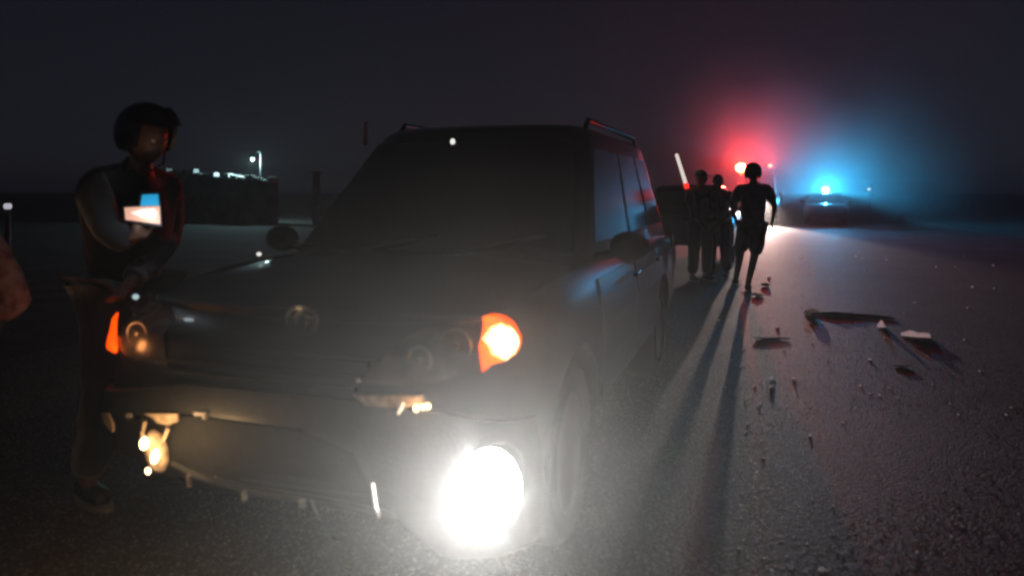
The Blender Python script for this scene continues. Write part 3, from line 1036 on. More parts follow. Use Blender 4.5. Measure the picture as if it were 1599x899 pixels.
EDG = [('pel', 'spi'), ('spi', 'che'), ('che', 'nek'), ('nek', 'hed'), ('che', 'Lsh'), ('Lsh', 'Lel'), ('Lel', 'Lwr'),
       ('che', 'Rsh'), ('Rsh', 'Rel'), ('Rel', 'Rwr'), ('pel', 'Lhi'), ('Lhi', 'Lkn'), ('Lkn', 'Lan'), ('Lan', 'Lto'),
       ('pel', 'Rhi'), ('Rhi', 'Rkn'), ('Rkn', 'Ran'), ('Ran', 'Rto')]

def sub_skin(name, P, spec, edges, root, m, parent, wr=0.0):
    """a garment: part of the same skeleton with looser radii"""
    J = {k: (P[k] if isinstance(k, str) and k in P else spec[k][1], spec[k][0]) for k in spec}
    me = skin_to_mesh(J, edges, root)
    if wr:
        for v in me.vertices:
            n = mnoise.noise(v.co * 11) + 0.5 * mnoise.noise(v.co * 24)
            v.co += v.normal * n * wr
    me.materials.clear(); me.materials.append(m)
    for p in me.polygons:
        p.use_smooth = True
    me.name = name
    return link(bpy.data.objects.new(name, me), parent)

def person(label, loc, rz, pose=None, scale=1.0, voxel=0.011, head_rot=(0, 0, 0), hands=((None, None), (None, None)),
           top=None, sleeve='long', bottom='trousers', leg_mat=None, curl=(0.4, 0.4), hidden_hands=False):
    P = {k: Vector(v) for k, v in BASE.items()}
    for k, v in (pose or {}).items():
        P[k] = Vector(v)
    root = empty('person', label, 'person', loc, rz)
    root.scale = (scale,) * 3
    J = {k: (P[k], RAD[k]) for k in P}
    E = list(EDG)
    for sd, (hd, th), cu in (('L', hands[0], curl[0]), ('R', hands[1], curl[1])):
        d = Vector(hd) if hd is not None else (P[sd + 'wr'] - P[sd + 'el'])
        t = Vector(th) if th is not None else Vector((0, -1, 0.2))
        fingers(J, E, sd, P[sd + 'wr'], d, t, cu)
    me = skin_to_mesh(J, E, 'pel')
    bm = bmesh.new(); bm.from_mesh(me); bpy.data.meshes.remove(me)
    HR = Matrix.Rotation(head_rot[2], 3, 'Z') @ Matrix.Rotation(head_rot[0], 3, 'X') @ Matrix.Rotation(head_rot[1], 3, 'Y')
    hc = P['hed'] + HR @ Vector((0, -0.012, 0.075))
    head_bm(bm, hc, HR)
    me2 = bpy.data.meshes.new('body'); bm.to_mesh(me2); bm.free()
    ob = bpy.data.objects.new('body', me2); COL.objects.link(ob)
    md = ob.modifiers.new('r', 'REMESH'); md.mode = 'VOXEL'; md.voxel_size = voxel; md.use_smooth_shade = True
    sm = ob.modifiers.new('sm', 'SMOOTH'); sm.factor = 0.5; sm.iterations = 2
    bpy.context.view_layer.update()
    me3 = eval_mesh(ob)
    ob.modifiers.clear(); ob.data = me3
    me3.materials.clear(); me3.materials.append(M['skin'])
    for p in me3.polygons:
        p.use_smooth = True
    ob.parent = root
    for sg in (-1, 1):
        bm = bmesh.new()
        add_ball(bm, hc + HR @ Vector((sg * 0.029, -0.078, 0.006)), (0.0125, 0.0125, 0.0125), u=10, v=8)
        mesh_obj('eye', bm, M['eye'], root, smooth=True)
    # shirt
    tm = top or M['navy']
    spec = dict(pel=((0.200, 0.165),), spi=((0.190, 0.155),), che=((0.200, 0.150),), nek=((0.090, 0.088),), Lsh=(0.092,), Rsh=(0.092,))
    ed = [('pel', 'spi'), ('spi', 'che'), ('che', 'nek'), ('che', 'Lsh'), ('che', 'Rsh')]
    PP = dict(P)
    PP['pel'] = P['pel'] + Vector((0, 0, -0.07)); PP['nek'] = P['nek'] + Vector((0, 0, 0.005))
    for sd in 'LR':
        if sleeve == 'long':
            PP[sd + 'wr'] = P[sd + 'el'].lerp(P[sd + 'wr'], 0.93)
            spec[sd + 'el'] = (0.070,); spec[sd + 'wr'] = (0.052,)
            ed += [(sd + 'sh', sd + 'el'), (sd + 'el', sd + 'wr')]
        else:
            PP[sd + 'el'] = P[sd + 'sh'].lerp(P[sd + 'el'], 0.78)
            spec[sd + 'el'] = (0.082,)
            ed += [(sd + 'sh', sd + 'el')]
    sub_skin('shirt', PP, spec, ed, 'spi', tm, root, 0.014)
    lm = leg_mat or M['darkcloth']
    PP = dict(P)
    spec = dict(pel=((0.170, 0.134),))
    PP['pel'] = P['pel'] + Vector((0, 0, 0.03))
    ed = []
    for sd in 'LR':
        if bottom == 'shorts':
            PP[sd + 'kn'] = P[sd + 'hi'].lerp(P[sd + 'kn'], 1.0)
            spec[sd + 'hi'] = (0.122,); spec[sd + 'kn'] = (0.112,)
            ed += [('pel', sd + 'hi'), (sd + 'hi', sd + 'kn')]
        else:
            spec[sd + 'hi'] = (0.118,); spec[sd + 'kn'] = (0.098,); spec[sd + 'an'] = (0.082,)
            PP[sd + 'an'] = P[sd + 'kn'].lerp(P[sd + 'an'], 0.95)
            ed += [('pel', sd + 'hi'), (sd + 'hi', sd + 'kn'), (sd + 'kn', sd + 'an')]
    sub_skin('shorts' if bottom == 'shorts' else 'trousers', PP, spec, ed, 'pel', lm, root, 0.011)
    for sd in 'LR':
        a, t = P[sd + 'an'], P[sd + 'to']
        d = Vector((t.x - a.x, t.y - a.y, 0)).normalized()
        J = {'h': (Vector((a.x, a.y, 0.048)) - d * 0.045, (0.040, 0.046)), 'm': (Vector((a.x, a.y, 0.052)) + d * 0.07, (0.045, 0.048)), 't': (Vector((a.x, a.y, 0.042)) + d * 0.17, (0.046, 0.036)),
             'a': (Vector((a.x, a.y, 0.11)), (0.050, 0.050))}
        me = skin_to_mesh(J, [('h', 'm'), ('m', 't'), ('h', 'a')], 'm')
        for v in me.vertices:
            v.co.z = max(v.co.z, 0.012)
        me.materials.clear(); me.materials.append(M['shoe'])
        for p in me.polygons:
            p.use_smooth = True
        so = link(bpy.data.objects.new('shoe', me), root)
        bm = bmesh.new()
        pr_ = Vector((-d.y, d.x, 0))
        ctr = Vector((a.x, a.y, 0))
        loop = []
        for k in range(20):
            ang = 2 * math.pi * k / 20
            loop.append(ctr + d * (0.06 + 0.150 * math.cos(ang)) + pr_ * 0.049 * math.sin(ang))
        loft(bm, [[(p.x, p.y, 0.002) for p in loop], [(p.x, p.y, 0.022) for p in loop]])
        mesh_obj('sole', bm, M['sole'], so)
    return root, P, hc, HR

def helmet(root, hc, HR, visor=True, m=None):
    m = m or M['helmet']
    b = bmesh.new()
    bmesh.ops.create_uvsphere(b, u_segments=32, v_segments=24, radius=1.0)
    dele = []
    for v in b.verts:
        n = v.co
        face = n.y < -0.25 and n.z < 0.34 and abs(n.x) < 0.74
        low = n.z < -0.62
        if face or low:
            dele.append(v)
    bmesh.ops.delete(b, geom=dele, context='VERTS')
    for v in b.verts:
        v.co = Vector((v.co.x * 0.122, v.co.y * 0.142 + 0.010, v.co.z * 0.140 + 0.020))
    ext = bmesh.ops.solidify(b, geom=b.faces[:], thickness=0.018)
    bmesh.ops.transform(b, matrix=Matrix.Translation(hc) @ HR.to_4x4(), verts=b.verts)
    h = mesh_obj('helmet', b, m, root, smooth=True)
    h.data.set_sharp_from_angle(angle=R(50))
    if visor:
        b = bmesh.new()
        g = []
        for i in range(13):
            a = R(-78 + 156 * i / 12)
            row = []
            for j in range(5):
                el = R(24 + 34 * j / 4)
                row.append(b.verts.new((0.139 * math.sin(a) * math.cos(el) , -0.162 * math.cos(a) * math.cos(el) + 0.008, 0.158 * math.sin(el) + 0.02)))
            g.append(row)
        for r0, r1 in zip(g, g[1:]):
            for j in range(4):
                b.faces.new((r0[j], r0[j + 1], r1[j + 1], r1[j]))
        bmesh.ops.solidify(b, geom=b.faces[:], thickness=0.004)
        bmesh.ops.transform(b, matrix=Matrix.Translation(hc) @ HR.to_4x4(), verts=b.verts)
        mesh_obj('visor', b, M['visor'], h, smooth=True)
    # chin strap
    b = bmesh.new()
    add_tube(b, [hc + HR @ Vector(p) for p in ((-0.098, -0.01, -0.05), (-0.075, -0.045, -0.105), (0, -0.06, -0.135), (0.075, -0.045, -0.105), (0.098, -0.01, -0.05))], 0.007, 6)
    mesh_obj('chin_strap', b, M['darkcloth'], h, smooth=True)
    return h

def cap(root, hc, HR, m):
    b = bmesh.new()
    bmesh.ops.create_uvsphere(b, u_segments=24, v_segments=16, radius=1.0)
    bmesh.ops.delete(b, geom=[v for v in b.verts if v.co.z < 0.18], context='VERTS')
    for v in b.verts:
        v.co = Vector((v.co.x * 0.094, v.co.y * 0.112 + 0.006, v.co.z * 0.118 + 0.012))
    bmesh.ops.solidify(b, geom=b.faces[:], thickness=0.006)
    add_box(b, (0, -0.145, 0.036), (0.13, 0.10, 0.008), Matrix.Rotation(R(10), 4, 'X'), bevel=0.003)
    bmesh.ops.transform(b, matrix=Matrix.Translation(hc) @ HR.to_4x4(), verts=b.verts)
    return mesh_obj('cap', b, m, root, smooth=True)

# helmeted man beside the car, looking down at its front corner (picture right)
lp = Vector((-1.80, 3.44, 0))
MAN_RZ = R(62)
MI = (Matrix.Translation(lp) @ Matrix.Rotation(MAN_RZ, 4, 'Z')).inverted()
ph = MI @ at(226, 356, 3.16)       # hand raised behind the glowing patch
wt = MI @ at(208, 458, 3.22)       # other wrist, lowered
man, P, hc, HR = person('helmeted man in a dark jacket standing beside the crashed car, looking down', lp, MAN_RZ,
    pose=dict(che=(0.01, -0.02, 1.32), nek=(0.02, -0.06, 1.46), hed=(0.02, -0.09, 1.525),
              Lsh=(-0.175, -0.03, 1.40), Lel=(-0.20, -0.20, 1.17), Lwr=(ph.x - 0.01, ph.y + 0.03, ph.z - 0.09),
              Rsh=(0.195, -0.03, 1.40), Rel=(0.25, 0.02, 1.15), Rwr=(wt.x, wt.y + 0.04, wt.z),
              Lkn=(-0.12, -0.05, 0.49), Lan=(-0.14, 0.06, 0.085), Lto=(-0.16, -0.10, 0.035), Rkn=(0.13, -0.05, 0.49), Ran=(0.14, 0.0, 0.085), Rto=(0.16, -0.16, 0.035)),
    voxel=0.009, scale=1.03, head_rot=(R(14), 0, R(4)), top=M['navy'], leg_mat=M['darkcloth'],
    hands=((Vector((0, 0, 1)), Vector((0.6, -0.4, 0))), (None, None)), curl=(0.8, 0.4))
helmet(man, hc, HR, True)
bm = bmesh.new()
f0, f1 = P['Rel'].lerp(P['Rwr'], 0.05), P['Rel'].lerp(P['Rwr'], 0.86)
add_tube(bm, [f0, f0.lerp(f1, 0.3), f0.lerp(f1, 0.7), f1], [0.060, 0.066, 0.060, 0.050], 16)
mesh_obj('lit_forearm', bm, M['lit_greycloth'], man, smooth=True)  # pale blue-grey tone stands for light falling on the forearm

def plate(pix, Y, th, name, m, parent=None, tilt=0.0):
    bm = bmesh.new()
    fr = [at(px, py, Y + tilt * (py - 330)) for px, py in pix]
    bk = [p + Vector((0.3 * th, th, 0)) for p in fr]
    loft(bm, [fr, bk])
    return mesh_obj(name, bm, m, parent)
TL = -0.0006
phone = tag(plate(((218, 300), (251, 301), (253, 354), (191, 347), (190, 321), (216, 319)), 3.14, 0.012, 'phone', M['plastic'], None, TL),  # phone and glow put in for a bright reflective patch on the jacket
            'white and blue patch with an added glow, before the chest of the helmeted man', 'phone')
plate(((194, 324), (249, 322), (250, 350), (196, 343)), 3.137, 0.004, 'screen_rim', emit_mat('screen_rim_glow', (0.80, 0.42, 0.30), 0.75), phone, TL)  # rim of the added glowing patch
plate(((203, 332), (222, 327), (240, 326), (245, 332), (241, 341), (222, 339)), 3.133, 0.003, 'screen', emit_mat('screen_glow', (0.9, 0.82, 0.76), 0.9), phone, TL)  # core of the added glowing patch
plate(((222, 304), (246, 303), (248, 321), (219, 322)), 3.135, 0.004, 'blue_patch', emit_mat('blue_patch_glow', (0.02, 0.30, 0.55), 0.8), phone, TL)
light('phone_light', 'POINT', 0.35, (0.75, 0.9, 1.0), at(222, 340, 3.06), phone, radius=0.03)  # fill light added to brighten the forearm
bm = bmesh.new()
wc = at(213, 463, 3.16)
add_lathe(bm, [(0.016, -0.008), (0.018, 0.0), (0.016, 0.006), (0.002, 0.007)], 18, Matrix.Translation(wc) @ Matrix.Rotation(math.pi, 4, 'Z'))
watch = tag(mesh_obj('wristwatch', bm, M['plastic'], None, smooth=True), 'tiny wristwatch with a glow added for a glint, above the orange-lit left headlamp', 'wristwatch')
bm = bmesh.new()
add_ball(bm, wc + Vector((0, -0.006, 0)), (0.015, 0.004, 0.012), u=12, v=8)
mesh_obj('dial', bm, emit_mat('dial_glow', (0.6, 0.85, 0.9), 0.6), watch, smooth=True)  # dial made to glow for the bright glint at the wrist
bm = bmesh.new()
add_tube(bm, [wc + Vector((0.038 * math.sin(a), 0.040 - 0.040 * math.cos(a), 0)) for a in [2 * math.pi * k / 20 for k in range(21)]], 0.007, 6, cap=False)
mesh_obj('strap', bm, M['darkcloth'], watch, smooth=True)

# ------------------------------------------------------------------ man in shorts, silhouetted
wp = gnd(1168, 455) + Vector((0.15, 0.24, 0))
walk, P, hc, HR = person('silhouetted man in knee-length shorts and helmet, striding on the lit road', wp, R(160),
    pose=dict(pel=(0, 0, 0.91), spi=(0.0, -0.01, 1.09), che=(-0.01, -0.02, 1.31), Lel=(-0.29, 0.05, 1.15), Lwr=(-0.25, -0.12, 0.96), Rel=(0.27, 0.05, 1.14), Rwr=(0.24, -0.12, 0.95),
              Lhi=(-0.085, 0.01, 0.87), Lkn=(-0.02, 0.08, 0.47), Lan=(0.06, 0.29, 0.10), Lto=(0.05, 0.13, 0.035),
              Rhi=(0.10, -0.02, 0.87), Rkn=(0.18, -0.22, 0.49), Ran=(0.25, -0.33, 0.085), Rto=(0.28, -0.48, 0.035)),
    scale=1.02, head_rot=(R(8), 0, R(18)), top=M['cloth2'], sleeve='short', bottom='shorts')
helmet(walk, hc, HR, False)

# two more silhouettes left of him
ap = gnd(1094, 0); 
def stand(px, Y):
    return Vector(((px - 799.5) / FPX * Y, Y, 0))
wand_hand = at(1074, 296, 11.4)
A_loc, A_rz = stand(1093, 11.5), R(20)
AI = (Matrix.Translation(A_loc) @ Matrix.Rotation(A_rz, 4, 'Z')).inverted()
wl = AI @ wand_hand
pa, P, hcA, HRA = person('silhouetted person raising a glowing white light stick beside the dark car', A_loc, A_rz,
    pose=dict(Lel=(-0.27, -0.10, 1.18), Lwr=(wl.x, wl.y + 0.02, wl.z - 0.05)), head_rot=(0, 0, R(30)), top=M['darkcloth'], scale=0.99,
    hands=((Vector((-0.15, 0, 1)), Vector((0, 1, 0))), (None, None)), curl=(1.0, 0.4))
cap(pa, hcA, HRA, M['darkcloth'])
pb, P, hcB, HRB = person('silhouetted person between the light-stick holder and the man in shorts', stand(1122, 12.0), R(-35),
    pose=dict(Rel=(0.29, -0.02, 1.15), Rwr=(0.17, -0.16, 1.0)), head_rot=(R(10), 0, R(10)), top=M['cloth2'], scale=0.96)
cap(pb, hcB, HRB, M['navy'])

# light stick
bm = bmesh.new()
w0, w1 = at(1070.5, 286, 11.38), at(1056, 240, 11.38)
add_tube(bm, [w0, w0.lerp(w1, 0.5), w0.lerp(w1, 0.96), w1], [0.030, 0.028, 0.026, 0.014], 12)
stick = tag(mesh_obj('light_stick', bm, emit_mat('wand_glow', (1.0, 0.88, 0.78), 0.75), None, smooth=True),
            'glowing white light stick with a red end, held up in a raised hand', 'light stick')
bm = bmesh.new()
h1 = w0 + (w0 - w1).normalized() * 0.02
h2 = w0 + (w0 - w1).normalized() * 0.085
add_tube(bm, [w0, h1, h2], [0.034, 0.040, 0.036], 12)
mesh_obj('red_end', bm, emit_mat('wand_red', (1.0, 0.03, 0.015), 1.3), stick, smooth=True)

# person mostly outside the left edge: only a baggy sleeve shows
ep = Vector((-2.06, 2.60, 0))
edge, P, hcE, HRE = person('person at the left edge, only a mottled pinkish sleeve in view', ep, R(-88),
    pose=dict(Rel=(0.24, 0.14, 1.06), Rwr=(0.16, -0.12, 1.03), Lel=(-0.25, 0.20, 1.03), Lwr=(-0.17, -0.08, 1.0)), top=M['pinkcloth'], scale=0.93)

# ------------------------------------------------------------------ far left: lamp, wall with pale coping
WL = 34.0
wa, wb = at(246, 263, WL + 1.5), at(432, 281, WL - 1.5)
wroot = empty('boundary_wall', 'low dark wall with a broken row of pale coping stones under the far lamp', 'wall', ((wa.x + wb.x) / 2, (wa.y + wb.y) / 2, 0))
dv = (wb - wa)
wl_len = Vector((dv.x, dv.y, 0)).length
wrz = math.atan2(dv.y, dv.x)
slope = math.atan2(dv.z, wl_len)
n = 17
bm = bmesh.new()
za, zb = wa.z - 0.13, wb.z - 0.13
hx = wl_len / 2
rm = Matrix.Rotation(wrz, 4, 'Z')
lo = [rm @ Vector(p) for p in ((-hx, -0.12, -0.02), (hx, -0.12, -0.02), (hx, 0.12, -0.02), (-hx, 0.12, -0.02))]
hi = [rm @ Vector(p) for p in ((-hx, -0.12, za), (hx, -0.12, zb), (hx, 0.12, zb), (-hx, 0.12, za))]
loft(bm, [lo, hi])
mesh_obj('wall_body', bm, M['wall'], wroot)
for i in range(n):
    u = -1 + 2 * (i + 0.5) / n
    if i in (9,):
        continue
    bm = bmesh.new()
    zz = (za + zb) / 2 + (zb - za) / 2 * u + 0.002
    hh = rng.uniform(0.08, 0.26)
    p = rm @ Vector((u * hx, rng.uniform(-0.04, 0.02), zz + hh / 2))
    add_box(bm, p, (wl_len / n * rng.uniform(0.7, 0.97), 0.34, hh), rm @ Matrix.Rotation(-slope * 0.5 + rng.uniform(-0.12, 0.12), 4, 'Y'), bevel=0.02)
    mesh_obj('coping_stone', bm, M['coping'], wroot)

def far_lamp(px, py, Y, label, col, strength, r=0.09, watt=0, low=False, name='street_lamp'):
    head = at(px, py, Y)
    root = empty(name, label, 'lamp', (head.x, head.y, 0))
    hl_ = Vector((0, 0, head.z))
    bm = bmesh.new()
    add_ball(bm, hl_, (r, r, r), u=14, v=10)
    b = mesh_obj('bulb', bm, emit_mat(name + '_glow', col, strength), root, smooth=True)
    bm = bmesh.new()
    if low:
        add_tube(bm, [Vector((0, 0, -0.02)), hl_ - Vector((0, 0, r * 0.8))], [r * 0.7, r * 0.6], 10)
    else:
        add_tube(bm, [Vector((0.25, 0.35, -0.02)), Vector((0.25, 0.35, head.z + 0.25)), Vector((0.18, 0.30, head.z + 0.38)), hl_ + Vector((0, 0.05, 0.22))], [0.05, 0.04, 0.03, 0.025], 8)
    mesh_obj('pole', bm, M['steel'], root, smooth=True)
    bm = bmesh.new()
    add_lathe(bm, [(0.03, r * 1.3), (r * 1.1, r * 1.0), (r * 1.15, r * 0.8), (r * 1.0, r * 0.8)] if low else [(0.03, 0.24), (r * 1.3, 0.10), (r * 1.35, 0.06), (r * 1.2, 0.06)], 16, Matrix.Translation(hl_) @ Matrix.Rotation(math.pi / 2, 4, 'X'))
    mesh_obj('lamp_shade', bm, M['steel'], root, smooth=True)
    if watt:
        light(name + '_light', 'POINT', watt, col, hl_ + Vector((0, 0, -r - 0.05)), root, radius=0.06)
    return root
far_lamp(394.5, 248, 33.9, 'small pale blue lamp shining above the far wall', (0.55, 0.95, 1.0), 2.2, 0.085, 520)
far_lamp(1357, 295, 60, 'tiny white far lamp to the right of the blue beacon', (0.9, 0.92, 1.0), 1.0, 0.11)
far_lamp(1218, 302, 62, 'tiny cyan far lamp beside the elbow of the man in shorts', (0.35, 0.8, 1.0), 1.6, 0.13)
far_lamp(12, 322, 11.0, 'small dim glowing post added for a pale patch at the left edge', (0.9, 0.9, 1.0), 0.45, 0.055, low=True, name='glow_post')  # glowing post made up for a pale patch
# glowing post added for the cyan reflection at the crashed car's rear corner
far_lamp(1052, 325, 14.0, 'tiny cyan glow added for a reflection beside the rear of the crashed car', (0.35, 0.8, 1.0), 1.6, 0.055, low=True, name='glow_post')
# pale post beyond the wall
pp_ = at(494, 280, 30)
bm = bmesh.new()
add_box(bm, (0, 0, (pp_.z + 0.25) / 2 - 0.02), (0.26, 0.26, pp_.z + 0.29), bevel=0.02)
add_box(bm, (0, 0, pp_.z + 0.28), (0.34, 0.34, 0.08), bevel=0.02)
o = tag(mesh_obj('concrete_post', bm, M['concrete']), 'pale concrete post right of the far wall', 'post')
o.location = (pp_.x, pp_.y, 0)

# ------------------------------------------------------------------ debris on the road
def chunk(name, loc, size, m, seed, rz=0.0, flat=1.0):
    r_ = random.Random(seed)
    bm = bmesh.new()
    bmesh.ops.create_icosphere(bm, subdivisions=2, radius=1.0)
    cuts = [Vector((r_.uniform(-1, 1), r_.uniform(-1, 1), r_.uniform(-0.4, 1))).normalized() for _ in range(7)]
    for v in bm.verts:
        for n_ in cuts:
            d = v.co.dot(n_) - 0.62
            if d > 0:
                v.co -= n_ * d
        v.co = Vector((v.co.x * size[0] / 2, v.co.y * size[1] / 2, v.co.z * size[2] / 2))
    zmin = min(v.co.z for v in bm.verts)
    for v in bm.verts:
        v.co.z -= zmin
    o = mesh_obj(name, bm, m, None, smooth=(name == 'glass_shard'))
    o.location = (loc.x, loc.y, 0.001)
    o.rotation_euler = (0, 0, rz)
    return o

# torn bumper strip
s0, s1 = gnd(1257, 490), gnd(1392, 497)
bm = bmesh.new()
N = 26
prev = None
for i in range(N + 1):
    t = i / N
    p = s0.lerp(s1, t)
    p.y += 0.10 * math.sin(t * math.pi) - 0.05 * t
    hgt = 0.014 + 0.018 * math.sin(t * math.pi * 1.15) ** 2 + 0.008 * mnoise.noise(Vector((t * 9, 0, 0)))
    wd = 0.05 + 0.03 * math.sin(t * math.pi)
    prof = [(-wd, 0.004), (-wd * 0.9, hgt * 0.55), (-wd * 0.2, hgt), (wd * 0.6, hgt * 0.85), (wd, 0.02), (wd * 0.9, 0.004), (wd * 0.5, hgt * 0.7), (-wd * 0.2, hgt * 0.86), (-wd * 0.75, hgt * 0.45)]
    ring = [bm.verts.new((p.x, p.y + a, b)) for a, b in prof]
    if prev:
        for k in range(len(ring)):
            bm.faces.new((prev[k], prev[(k + 1) % len(ring)], ring[(k + 1) % len(ring)], ring[k]))
    else:
        bm.faces.new(ring)
    prev = ring
bm.faces.new(prev[::-1])
strip = tag(mesh_obj('bumper_strip', bm, M['debris_dark'], None, smooth=True), 'long dark torn bumper strip lying across the road', 'debris')
e = chunk('pale_end', s0 + Vector((0.06, -0.02, 0)), (0.20, 0.10, 0.06), M['debris_white'], 3)
e.location.z = 0.015
e.parent = strip
def sheet(name, loc, w, h, seed, rz, taper, lean=0.02, m=None):
    """a thin curled scrap of plastic standing on the road"""
    bm = bmesh.new()
    nx, nz = (10, 6) if name != 'glass_shard' else (4, 3)
    g = []
    for k in range(nz + 1):
        t = k / nz
        row = []
        for i in range(nx + 1):
            u = -0.5 + i / nx
            edge = 0.8 + 0.25 * mnoise.noise(Vector((u * 4, seed, 1.0)))
            hh = h * (1 - taper * abs(2 * u) ** 1.3) * edge
            y = lean * t + 0.25 * w * u * u + 0.12 * min(w, 0.15) * mnoise.noise(Vector((u * 6, t * 2, seed)))
            row.append(bm.verts.new((u * w * (1 - 0.25 * taper * t), y, 0.001 + hh * t)))
        g.append(row)
    for a, b in zip(g, g[1:]):
        for i in range(nx):
            bm.faces.new((a[i], a[i + 1], b[i + 1], b[i]))
    o = mesh_obj(name, bm, m or M['debris_white'], None, smooth=True)
    o.location = (loc.x, loc.y, 0)
    o.rotation_euler = (0, 0, rz)
    return o
tag(sheet('plastic_chunk', gnd(1378, 511), 0.11, 0.095, 5.2, R(10), 0.75), 'small upright white broken chunk at the end of the dark strip', 'debris')
tag(sheet('plastic_piece', gnd(1430, 526), 0.26, 0.065, 9.4, R(-22), 0.35), 'longer crumpled white piece right of the small white chunk', 'debris')
tag(chunk('plastic_sliver', gnd(1408, 572), (0.17, 0.04, 0.018), M['pale_plastic'], 11, R(-10)), 'thin pale sliver lying below the white debris', 'debris')
tag(chunk('plastic_plate', gnd(1200, 529), (0.44, 0.14, 0.02), M['debris_dark'], 12, R(-6)), 'flat dark broken plate beside the long shadow of the man', 'debris')
tag(chunk('plastic_plate', gnd(1196, 447), (0.15, 0.22, 0.05), M['debris_dark'], 13, R(20)), 'small dark lump right of the foot of the man in shorts', 'debris')
tag(chunk('plastic_plate', gnd(1184, 462), (0.16, 0.20, 0.04), M['debris_dark'], 14, R(40)), 'flat dark scrap just below the small dark lump', 'debris')
tag(chunk('white_scrap', gnd(530, 842), (0.07, 0.05, 0.03), M['pale_plastic'], 15), 'pale scrap on the ground under the front of the crashed car', 'debris')
tag(chunk('white_scrap', gnd(545, 890), (0.05, 0.04, 0.03), M['pale_plastic'], 16), 'pale scrap nearest the camera under the crashed car', 'debris')
shards = [(1207, 592, 9), (1206, 605, 8), (1240, 591, 6), (1201, 433, 6), (1285, 891, 11), (1215, 511, 7), (1123, 501, 6), (1358, 562, 5), (1155, 857, 6), (1433, 862, 6),
          (1580, 636, 4), (1186, 630, 5), (1192, 715, 5), (1265, 681, 5), (1316, 660, 4), (1168, 661, 4), (1270, 427, 4), (1252, 402, 5), (1344, 602, 4), (1497, 648, 4), (1300, 790, 4), (1160, 770, 4)]
for _ in range(70):
    py_ = 400 + 490 * rng.random() ** 1.2
    shards.append((rng.uniform(1090 if py_ > 560 else 1150, 1595), py_, rng.uniform(2.0, 3.6)))
protos = []
for i, (px, py, sz_) in enumerate(shards):
    p = gnd(px, py)
    w_ = sz_ / FPX * p.y * 1.3
    if i < 6:
        o = sheet('glass_shard', p, w_, w_ * 0.5, 20.0 + i * 3.7, rng.uniform(-0.5, 0.5), rng.uniform(0.3, 0.8), w_ * 0.2, M['shard'])
        protos.append((o, w_))
    else:
        src, sw = protos[i % 6]
        o = src.copy(); COL.objects.link(o)
        o.location = (p.x, p.y, 0.0); o.rotation_euler = (0, 0, rng.uniform(-0.7, 0.7))
        o.scale = (w_ / sw,) * 3
    tag(o, 'small glinting piece of broken glass on the dark road', 'glass', 'glass fragments scattered on the road')

# loose grit over the near road: too many to count
bm = bmesh.new()
tmpl = []
for _ in range(4):
    b = bmesh.new(); bmesh.ops.create_icosphere(b, subdivisions=1, radius=1.0)
    tmpl.append(([v.co * rng.uniform(0.75, 1.15) for v in b.verts], [[v.index for v in f.verts] for f in b.faces])); b.free()
verts, faces = [], []
for i in range(26000):
    Y = 2.6 + 13.0 * rng.random() ** 1.7
    px = rng.uniform(880, 1640) if rng.random() < 0.8 else rng.uniform(-40, 880)
    X = (px - 799.5) / FPX * Y
    sz = (0.002 + 0.0052 * rng.random() ** 3) * (0.8 + 0.05 * Y)
    vv, ff = rng.choice(tmpl)
    a = rng.uniform(0, 6.28); ca, sa = math.cos(a), math.sin(a)
    base = len(verts)
    fl_ = rng.uniform(0.12, 0.22)
    for v in vv:
        verts.append((X + (v.x * ca - v.y * sa) * sz, Y + (v.x * sa + v.y * ca) * sz, 0.001 + sz * fl_ * (0.55 + v.z)))
    for f in ff:
        faces.append([base + k for k in f])
bm.free()
me = bpy.data.meshes.new('grit')
me.from_pydata(verts, [], faces)
me.materials.append(M['stone'])
g = link(bpy.data.objects.new('grit', me))
g['kind'] = 'stuff'; g['label'] = 'loose grit strewn over the dark asphalt'; g['category'] = 'grit'

# ------------------------------------------------------------------ the night haze and the added lamp glow
bm = bmesh.new()
add_box(bm, (0, 270, 4.4), (900, 700, 11.2))
haze = mesh_obj('haze', bm, [])  # even haze added so that the lamps get a glow
hm = bpy.data.materials.new('added_night_haze')
hm.use_nodes = True
nt = hm.node_tree
nt.nodes.remove(nt.nodes['Principled BSDF'])
pv = nt.nodes.new('ShaderNodeVolumePrincipled')
pv.inputs['Color'].default_value = (0.92, 0.93, 0.95, 1)
pv.inputs['Density'].default_value = 0.0010
pv.inputs['Anisotropy'].default_value = 0.3
nt.links.new(pv.outputs[0], nt.nodes['Material Output'].inputs['Volume'])
haze.data.materials.append(hm)
haze['kind'] = 'stuff'
haze['label'] = 'thin night haze added for the glow round the lamps'
haze['category'] = 'haze'

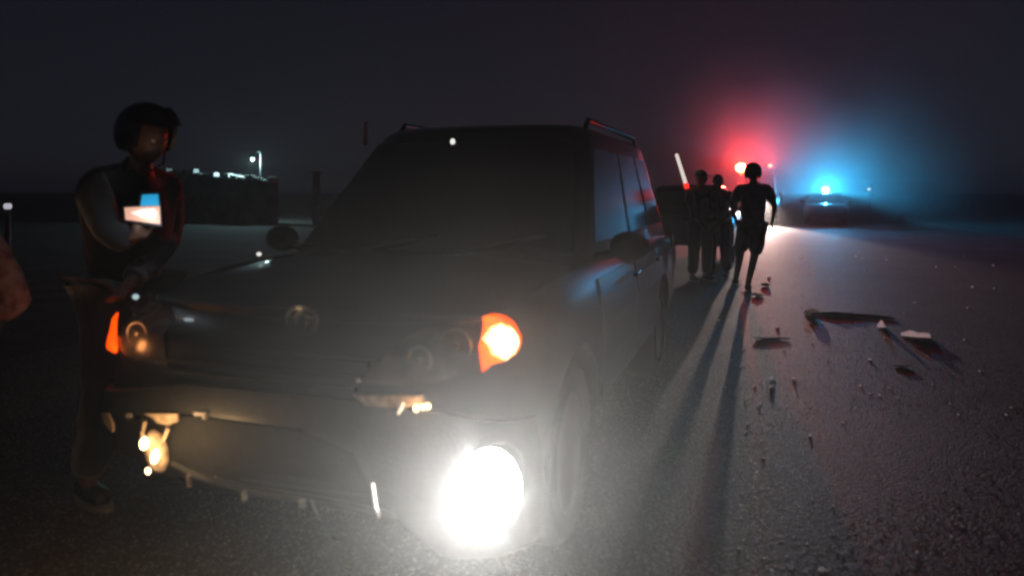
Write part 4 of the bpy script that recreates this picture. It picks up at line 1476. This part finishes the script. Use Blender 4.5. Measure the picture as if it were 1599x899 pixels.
# clouds added to give the lamps their glow, thinning outwards
def lamp_halo(loc, scale, dens, label, power=2.0):
    bm = bmesh.new()
    bmesh.ops.create_icosphere(bm, subdivisions=4, radius=1.0)
    puff = mesh_obj('halo_cloud', bm, [])
    puff.location = loc
    puff.scale = scale
    pm = bpy.data.materials.new('halo_medium')
    pm.use_nodes = True
    nt = pm.node_tree
    nt.nodes.remove(nt.nodes['Principled BSDF'])
    pv = nt.nodes.new('ShaderNodeVolumePrincipled')
    pv.inputs['Color'].default_value = (0.93, 0.94, 0.94, 1)
    pv.inputs['Anisotropy'].default_value = 0.1
    tc = nt.nodes.new('ShaderNodeTexCoord')
    ln = nt.nodes.new('ShaderNodeVectorMath'); ln.operation = 'LENGTH'
    nt.links.new(tc.outputs['Object'], ln.inputs[0])
    mr = nt.nodes.new('ShaderNodeMapRange')
    mr.inputs[1].default_value = 1.0; mr.inputs[2].default_value = 0.0
    nt.links.new(ln.outputs['Value'], mr.inputs[0])
    pw_ = nt.nodes.new('ShaderNodeMath'); pw_.operation = 'POWER'; pw_.inputs[1].default_value = power
    nt.links.new(mr.outputs[0], pw_.inputs[0])
    nz_ = nt.nodes.new('ShaderNodeTexNoise'); nz_.inputs['Scale'].default_value = 2.2; nz_.inputs['Detail'].default_value = 1
    nt.links.new(tc.outputs['Object'], nz_.inputs['Vector'])
    mu = nt.nodes.new('ShaderNodeMath'); mu.operation = 'MULTIPLY'
    nt.links.new(pw_.outputs[0], mu.inputs[0]); nt.links.new(nz_.outputs['Fac'], mu.inputs[1])
    m2 = nt.nodes.new('ShaderNodeMath'); m2.operation = 'MULTIPLY'; m2.inputs[1].default_value = dens
    nt.links.new(mu.outputs[0], m2.inputs[0])
    nt.links.new(m2.outputs[0], pv.inputs['Density'])
    nt.links.new(pv.outputs[0], nt.nodes['Material Output'].inputs['Volume'])
    puff.data.materials.append(pm)
    puff['kind'] = 'stuff'; puff['label'] = label; puff['category'] = 'lamp_halo'
fogw = CARM @ FOG
lamp_halo((fogw.x + 0.15, fogw.y + 0.10, 0.72), (1.9, 1.25, 1.5), 0.38, 'pale glow cloud added round the glaring lamp of the crashed car', 3.0)
rb_ = at(1168, 262, VY + 1.2)
lamp_halo(rb_ + Vector((-0.2, -1.0, -0.1)), (5.2, 4.0, 6.0), 0.13, 'red-lit glow cloud added round the roof lamps of the far van')
bb_ = at(1289, 299, BY + 2.4)
lamp_halo(bb_ + Vector((0.1, -2.4, 0.2)), (6.0, 4.0, 6.0), 0.13, 'blue-lit glow cloud added round the beacon of the far patrol car')
